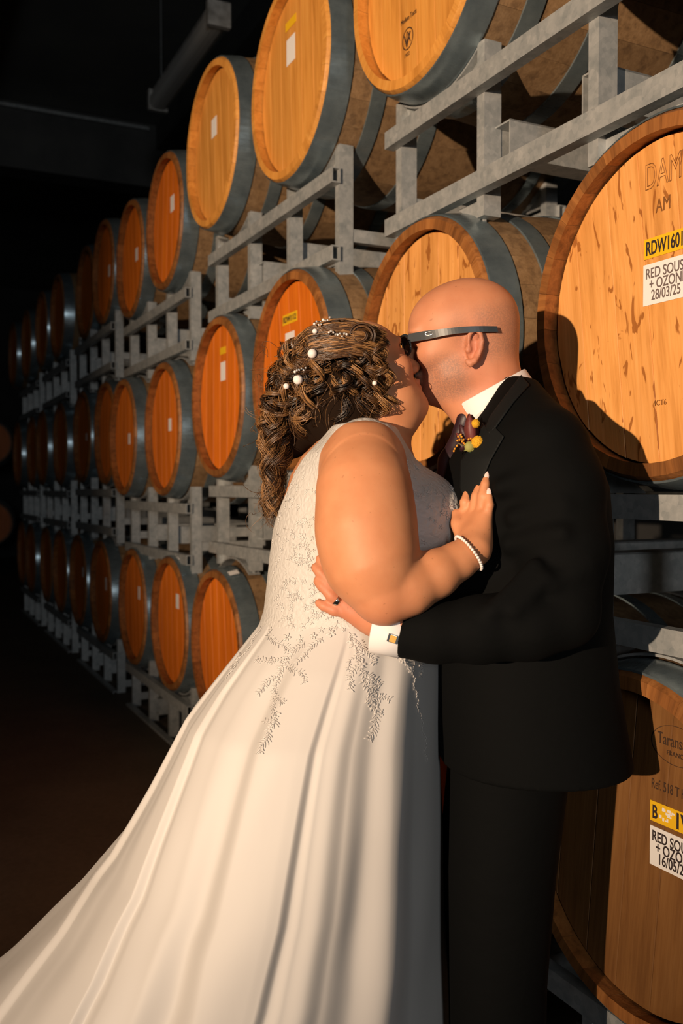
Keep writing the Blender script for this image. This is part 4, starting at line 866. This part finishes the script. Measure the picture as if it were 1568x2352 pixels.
for nm, poly in (('collar', [(1196, 866), (1214, 888), (1180, 928), (1140, 985), (1124, 1000), (1118, 985), (1128, 960), (1160, 915)]), ('lapel', [(1124, 992), (1140, 985), (1160, 1004), (1128, 1060), (1100, 1130), (1078, 1160), (1060, 1120), (1062, 1060), (1090, 1020), (1112, 975)])):
    o = put(nm, drape(poly, JB, 0.0012, 0.003).mesh(nm, 'suit_lapel', True), jacket); o.location = (0, 0, 0)
for x, y in ((1002, 1290),):
    pass
# trousers and shoes
gp = gbox(1000, 1330, 1780, 2760, -0.26, 0.24, 0.0075)
gp.lo[2] = gp.lo[2]
gp.chain(pch([(1170, 1760, -0.09, 0.100), (1152, 2000, -0.10, 0.090), (1143, 2250, -0.10, 0.082), (1143, 2680, -0.10, 0.075)]), 0.0)
gp.chain(pch([(1150, 1760, 0.07, 0.100), (1115, 2000, 0.08, 0.090), (1105, 2250, 0.08, 0.084), (1105, 2680, 0.08, 0.075)]), 0.02)
px_, py_, pz_ = gp.ev(qa); gp.D = np.maximum(gp.D, (FLOOR + 0.035) - pz_ + 0 * gp.D)
me, *_r = gp.mesh('trousers'); put('trousers', me, groom, 'suit_wool')
for d in (-0.10, 0.08):
    gsx = Grid((0.06, d - 0.07, FLOOR), (0.40, d + 0.07, FLOOR + 0.11), 0.006)
    gsx.ell((0.17, d, FLOOR + 0.02), (0.085, 0.045, 0.045), None, 0.0); gsx.ell((0.26, d, FLOOR + 0.03), (0.065, 0.042, 0.07), None, 0.04); X_, Y_, Z_ = gsx.ev(qa); gsx.D = np.maximum(gsx.D, FLOOR + 0.012 - Z_ + 0 * gsx.D)
    me, *_r = gsx.mesh('shoe'); put('shoe', me, groom, 'shoe_leather')

# ------------------------------------------------------------------ things worn
def at_thing(name, label, cat, p, group=None):
    return frame_thing(name, label, cat, tuple(float(x) for x in p), group)
# sunglasses
sgl = at_thing('sunglasses', 'dark wraparound sunglasses on the bald person', 'sunglasses', LG(.09, 0, .012))
def lens_mesh(sg):
    V = []; n = 20
    for lay in (0.0, -0.0025):
        for k in range(n):
            a = 2 * PI * k / n; cs, sn = math.cos(a), math.sin(a); sd = .033 + .027 * math.copysign(abs(cs) ** .6, cs); uu = .004 + .0185 * math.copysign(abs(sn) ** .65, sn) - 0.004 * (cs < -.3)
            V.append(LG(.1145 + lay - 7.2 * max(sd - .012, 0) ** 2, sg * sd, uu))
    return MB().add(V, [tuple(range(n)), tuple(range(2 * n - 1, n - 1, -1))] + [(k, (k + 1) % n, n + (k + 1) % n, n + k) for k in range(n)])
for sg in (-1, 1):
    put('lens', lens_mesh(sg).mesh('lens', 'lens_dark'), sgl)
    pts = []
    for k in range(25):
        a = 2 * PI * k / 24; cs, sn = math.cos(a), math.sin(a); sd = .033 + .0275 * math.copysign(abs(cs) ** .6, cs); uu = .004 + .019 * math.copysign(abs(sn) ** .65, sn) - 0.004 * (cs < -.3); pts.append(LG(.1135 - 7.2 * max(sd - .012, 0) ** 2, sg * sd, uu))
    put('frame_rim', MB().tube(pts, 0.0022, 6, False).mesh('frame_rim', 'frame_plastic', True), sgl)
put('bridge', MB().tube([LG(.113, -.010, .010), LG(.1155, 0, .012), LG(.113, .010, .010)], 0.0026, 6).mesh('bridge', 'frame_plastic', True), sgl)
NEAR = -1 if LG(0, -1, 0)[1] < LG(0, 1, 0)[1] else 1
def temple(sg):
    h0 = LG(.098, sg * .0605, .014)
    if sg == NEAR: pts = [h0, P(985, 769, -.058), P(1020, 763, -.0695), P(1060, 758, -.0755), P(1100, 756, -.0765), P(1142, 756, -.0725)]
    else: pts = [h0, LG(.06, sg * .072, .018), LG(.0, sg * .080, .022), LG(-.07, sg * .074, .024)]
    c = smooth_path(pts, 26); hh = np.interp(np.linspace(0, 1, 26), [0, .15, .4, 1], [.0068, .0075, .0058, .0048]); mb = MB(); V = []
    for i, p in enumerate(c):
        w_ = np.array([0, sg * NEAR * -.0016, 0])
        for q in ((-1, -1), (1, -1), (1, 1), (-1, 1)): V.append(p + w_ * q[0] + MGh.T @ np.array([0, 0, hh[i] * q[1]]))
    return mb.add(V, [(i * 4 + k, i * 4 + (k + 1) % 4, i * 4 + 4 + (k + 1) % 4, i * 4 + 4 + k) for i in range(25) for k in range(4)] + [(3, 2, 1, 0), (100, 101, 102, 103)])
for sg in (-1, 1):
    tp = put('temple_arm', temple(sg).mesh('temple_arm', 'frame_plastic'), sgl)
    if sg == NEAR:
        pts = [P(985 + 9 * math.cos(a) , 766 + 4 * math.sin(a) - 1.2 * math.cos(a), -.0605 - .0027 * math.cos(a)) for a in np.linspace(0, 2 * PI, 21)]; em = put('emblem', MB().tube(pts, .0007, 5, False).mesh('emblem', 'silver', True), tp); em.location = (0, 0, 0)
# ring and cufflink
ra, rb_ = P(*FG[2][0][:3]), P(*FG[2][1][:3]); rax = unit(rb_ - ra); rcn = ra + (rb_ - ra) * 0.60
rg = at_thing('wedding_ring', 'silver wedding ring on the finger resting on the white dress', 'ring', rcn); put('ring_band', band(rcn, rax, (0, 0, 1), 0.0105, 0.0055, 0.0014, 32).mesh('ring_band', 'silver', True), rg)
ck = at_thing('cufflink', 'square gold and silver cufflink on the white shirt cuff', 'cufflink', P(902, 1467, -.262))
Mx = Matrix.Rotation(0.30, 3, 'Y')
def plate(c, w, h, t_, m): v = [np.array(Mx @ Vector((x * w / 2, y * t_ / 2, z * h / 2))) + c for x in (-1, 1) for y in (-1, 1) for z in (-1, 1)]; return MB().add(v, [(0, 1, 3, 2), (4, 6, 7, 5), (0, 4, 5, 1), (2, 3, 7, 6), (0, 2, 6, 4), (1, 5, 7, 3)]).mesh(m, None)
for nm, w, h, dd, m in (('setting', .0165, .0125, 0, 'silver'), ('gold_face', .0095, .0105, -.0016, 'gold')):
    me = plate(P(902, 1467, -.2585) + np.array([0, dd, 0]), w, h, .003, nm); me.materials.append(MATS[m]); put(nm, me, ck)
put('post', MB().tube([P(902, 1467, -.2575), P(902, 1467, -.246)], .002, 6).mesh('post', 'silver', True), ck)
# pearl bracelet round the wrist
wa, wb = P(1052, 1288, -.220), P(1092, 1258, -.214); bax = unit(wb - wa); bc = P(1076, 1270, -.2165); e1 = unit(np.cross(bax, [0, 1, 0])); e2 = np.cross(bax, e1)
brc = at_thing('pearl_bracelet', 'small pearl bracelet on the wrist touching the black lapel', 'bracelet', bc)
BEAD = MB().sphere((0, 0, 0), 0.0026, 10, 6).mesh('bead', 'pearl', True)
for k in range(40):
    a = 2 * PI * k / 40; p = bc + 0.0315 * (math.cos(a) * e1 + math.sin(a) * e2); b = brc['_b']; link_mesh('bead', BEAD, None, brc, tuple(p - np.array(b)))
# pearls and beaded sprigs in the hair, earring
def pearl(px, py, r, label, name='pearl_hairpin', cat='hairpin', dd=0.0, grp='pearl hairpins'):
    p = HP(px, py, -0.016 + dd); e = at_thing(name, label, cat, p, grp); put('pearl', MB().sphere(p, r, 18, 12).mesh('pearl', 'pearl', True), e); put('pin', MB().tube([p, p + np.array([.004, .02, 0])], .0008, 5).mesh('pin', 'silver', True), e)
pearl(723, 761, .0044, 'small pearl hairpin high on the crown of the curled hair'); pearl(717, 812, .0079, 'large pearl hairpin, upper of the two big pearls'); pearl(684, 872, .0083, 'large pearl hairpin, lower of the two big pearls'); pearl(657, 887, .0050, 'small pearl hairpin at the back edge of the curled hair', dd=-.02)
pearl(860, 880, .0040, 'single pearl earring beside the cheek', 'pearl_earring', 'earring', .0, None)
for (x0, y0, n_, lab) in ((742, 740, 8, 'beaded hair sprig at the very top of the curled hair'), (778, 768, 9, 'beaded hair sprig lying across the swept strands'), (692, 850, 6, 'beaded hair sprig between the two big pearls')):
    p0 = HP(x0, y0, -.016); e = at_thing('beaded_sprig', lab, 'hair ornament', p0, 'beaded hair sprigs')
    for k in range(n_):
        q = p0 + np.array([(k - n_ / 2) * .0036, hr.uniform(-.005, .002), hr.uniform(-.006, .008)]); put('bead', MB().sphere(q, hr.uniform(.0014, .0026), 8, 6).mesh('bead', 'crystal' if k % 2 else 'pearl', True), e)
    put('wire', MB().tube([p0 + np.array([-.016, .002, 0]), p0 + np.array([0, .001, .002]), p0 + np.array([.016, .002, -.001])], .0006, 5).mesh('wire', 'silver', True), e)
# boutonniere on the near lapel
bp, bn = hit(JB, 1088, 1010, 0.012, -0.15); D_ = bp[1] - 0.006
but = at_thing('boutonniere', 'boutonniere with yellow billy buttons and burgundy leaves on the black lapel', 'boutonniere', bp)
def leaf(p0, p1, w, mat, dd=0.0, nm='leaf'):
    a, b = P(*p0, D_ + dd), P(*p1, D_ + dd - .004); ax = b - a; sd = unit(np.cross(ax, [0, 1, 0])); V = []; n = 9
    for i in range(n):
        u = i / (n - 1); ww = w * math.sin(PI * min(max(u, .02), .985)) ** .8; c = a + ax * u + np.array([0, -.004 * math.sin(PI * u), 0])
        V += [c - sd * ww + np.array([0, .0018, 0]), c + np.array([0, -.0012, 0]), c + sd * ww + np.array([0, .0018, 0]), c + np.array([0, .0022, 0])]
    put(nm, MB().add(V, [(i * 4 + k, i * 4 + (k + 1) % 4, i * 4 + 4 + (k + 1) % 4, i * 4 + 4 + k) for i in range(n - 1) for k in range(4)]).mesh(nm, mat, True), but)
leaf((1088, 1030), (1077, 950), .0125, 'leaf_burgundy'); leaf((1094, 1028), (1083, 952), .0095, 'leaf_burgundy', .006); leaf((1082, 1028), (1056, 975), .010, 'leaf_plum', .006); leaf((1076, 1030), (1052, 1020), .010, 'leaf_plum', .008); leaf((1098, 1028), (1118, 975), .011, 'leaf_plum', .008); leaf((1080, 1022), (1046, 995), .008, 'leaf_burgundy', .01)
def billy(px, py, r, dd):
    c = P(px, py, D_ + dd); mb = MB(); mb.sphere(c, r, 18, 12); bz = random.Random(int(px))
    for k in range(170): v = unit([bz.gauss(0, 1) for _ in range(3)]); mb.sphere(c + v * r, r * .085, 5, 4)
    put('billy_button', mb.mesh('billy_button', 'billy_yellow', True), but)
billy(1097, 1016, .0105, -.010); billy(1092, 973, .0070, -.006)
for x, y in ((1058, 998), (1052, 1003), (1060, 1003), (1055, 1010), (1050, 1012), (1061, 1014), (1065, 1018), (1068, 1021), (1049, 1024), (1044, 1031), (1042, 1036), (1076, 1009), (1081, 1007), (1064, 1010)): put('berry', MB().sphere(P(x, y, D_ - .006), .0019, 8, 6).mesh('berry', 'berry_orange', True), but)
put('berry_stem', MB().tube([P(1078, 1030, D_ - .003), P(1062, 1014, D_ - .005), P(1055, 998, D_ - .005)], .0005, 5).tube([P(1074, 1028, D_ - .003), P(1052, 1018, D_ - .005), P(1042, 1036, D_ - .005)], .0005, 5).mesh('berry_stem', 'bud_green', True), but)
mb = MB(); mb.sphere(P(1078, 1026, D_ - .008), 1, 14, 10, rad=(.0085, .006, .009))
for k in range(12): a = k / 12 * PI; c = P(1078, 1034, D_ - .009); mb.tube([c, c + np.array([.011 * math.cos(a + PI * .0), -.003, -.003 + .006 * math.sin(a)])], [.0012, .0003], 5)
put('green_bud', mb.mesh('green_bud', 'bud_green', True), but)
put('stem_wrap', MB().tube(smooth_path([P(1083, 1034, D_ - .004), P(1085, 1060, D_ - .005), P(1082, 1085, D_ - .003), P(1081, 1102, D_ - .002)], 14), np.interp(np.linspace(0, 1, 14), [0, .5, .75, 1], [.0052, .0048, .0026, .0012]), 10).mesh('stem_wrap', 'tape_green', True), but)
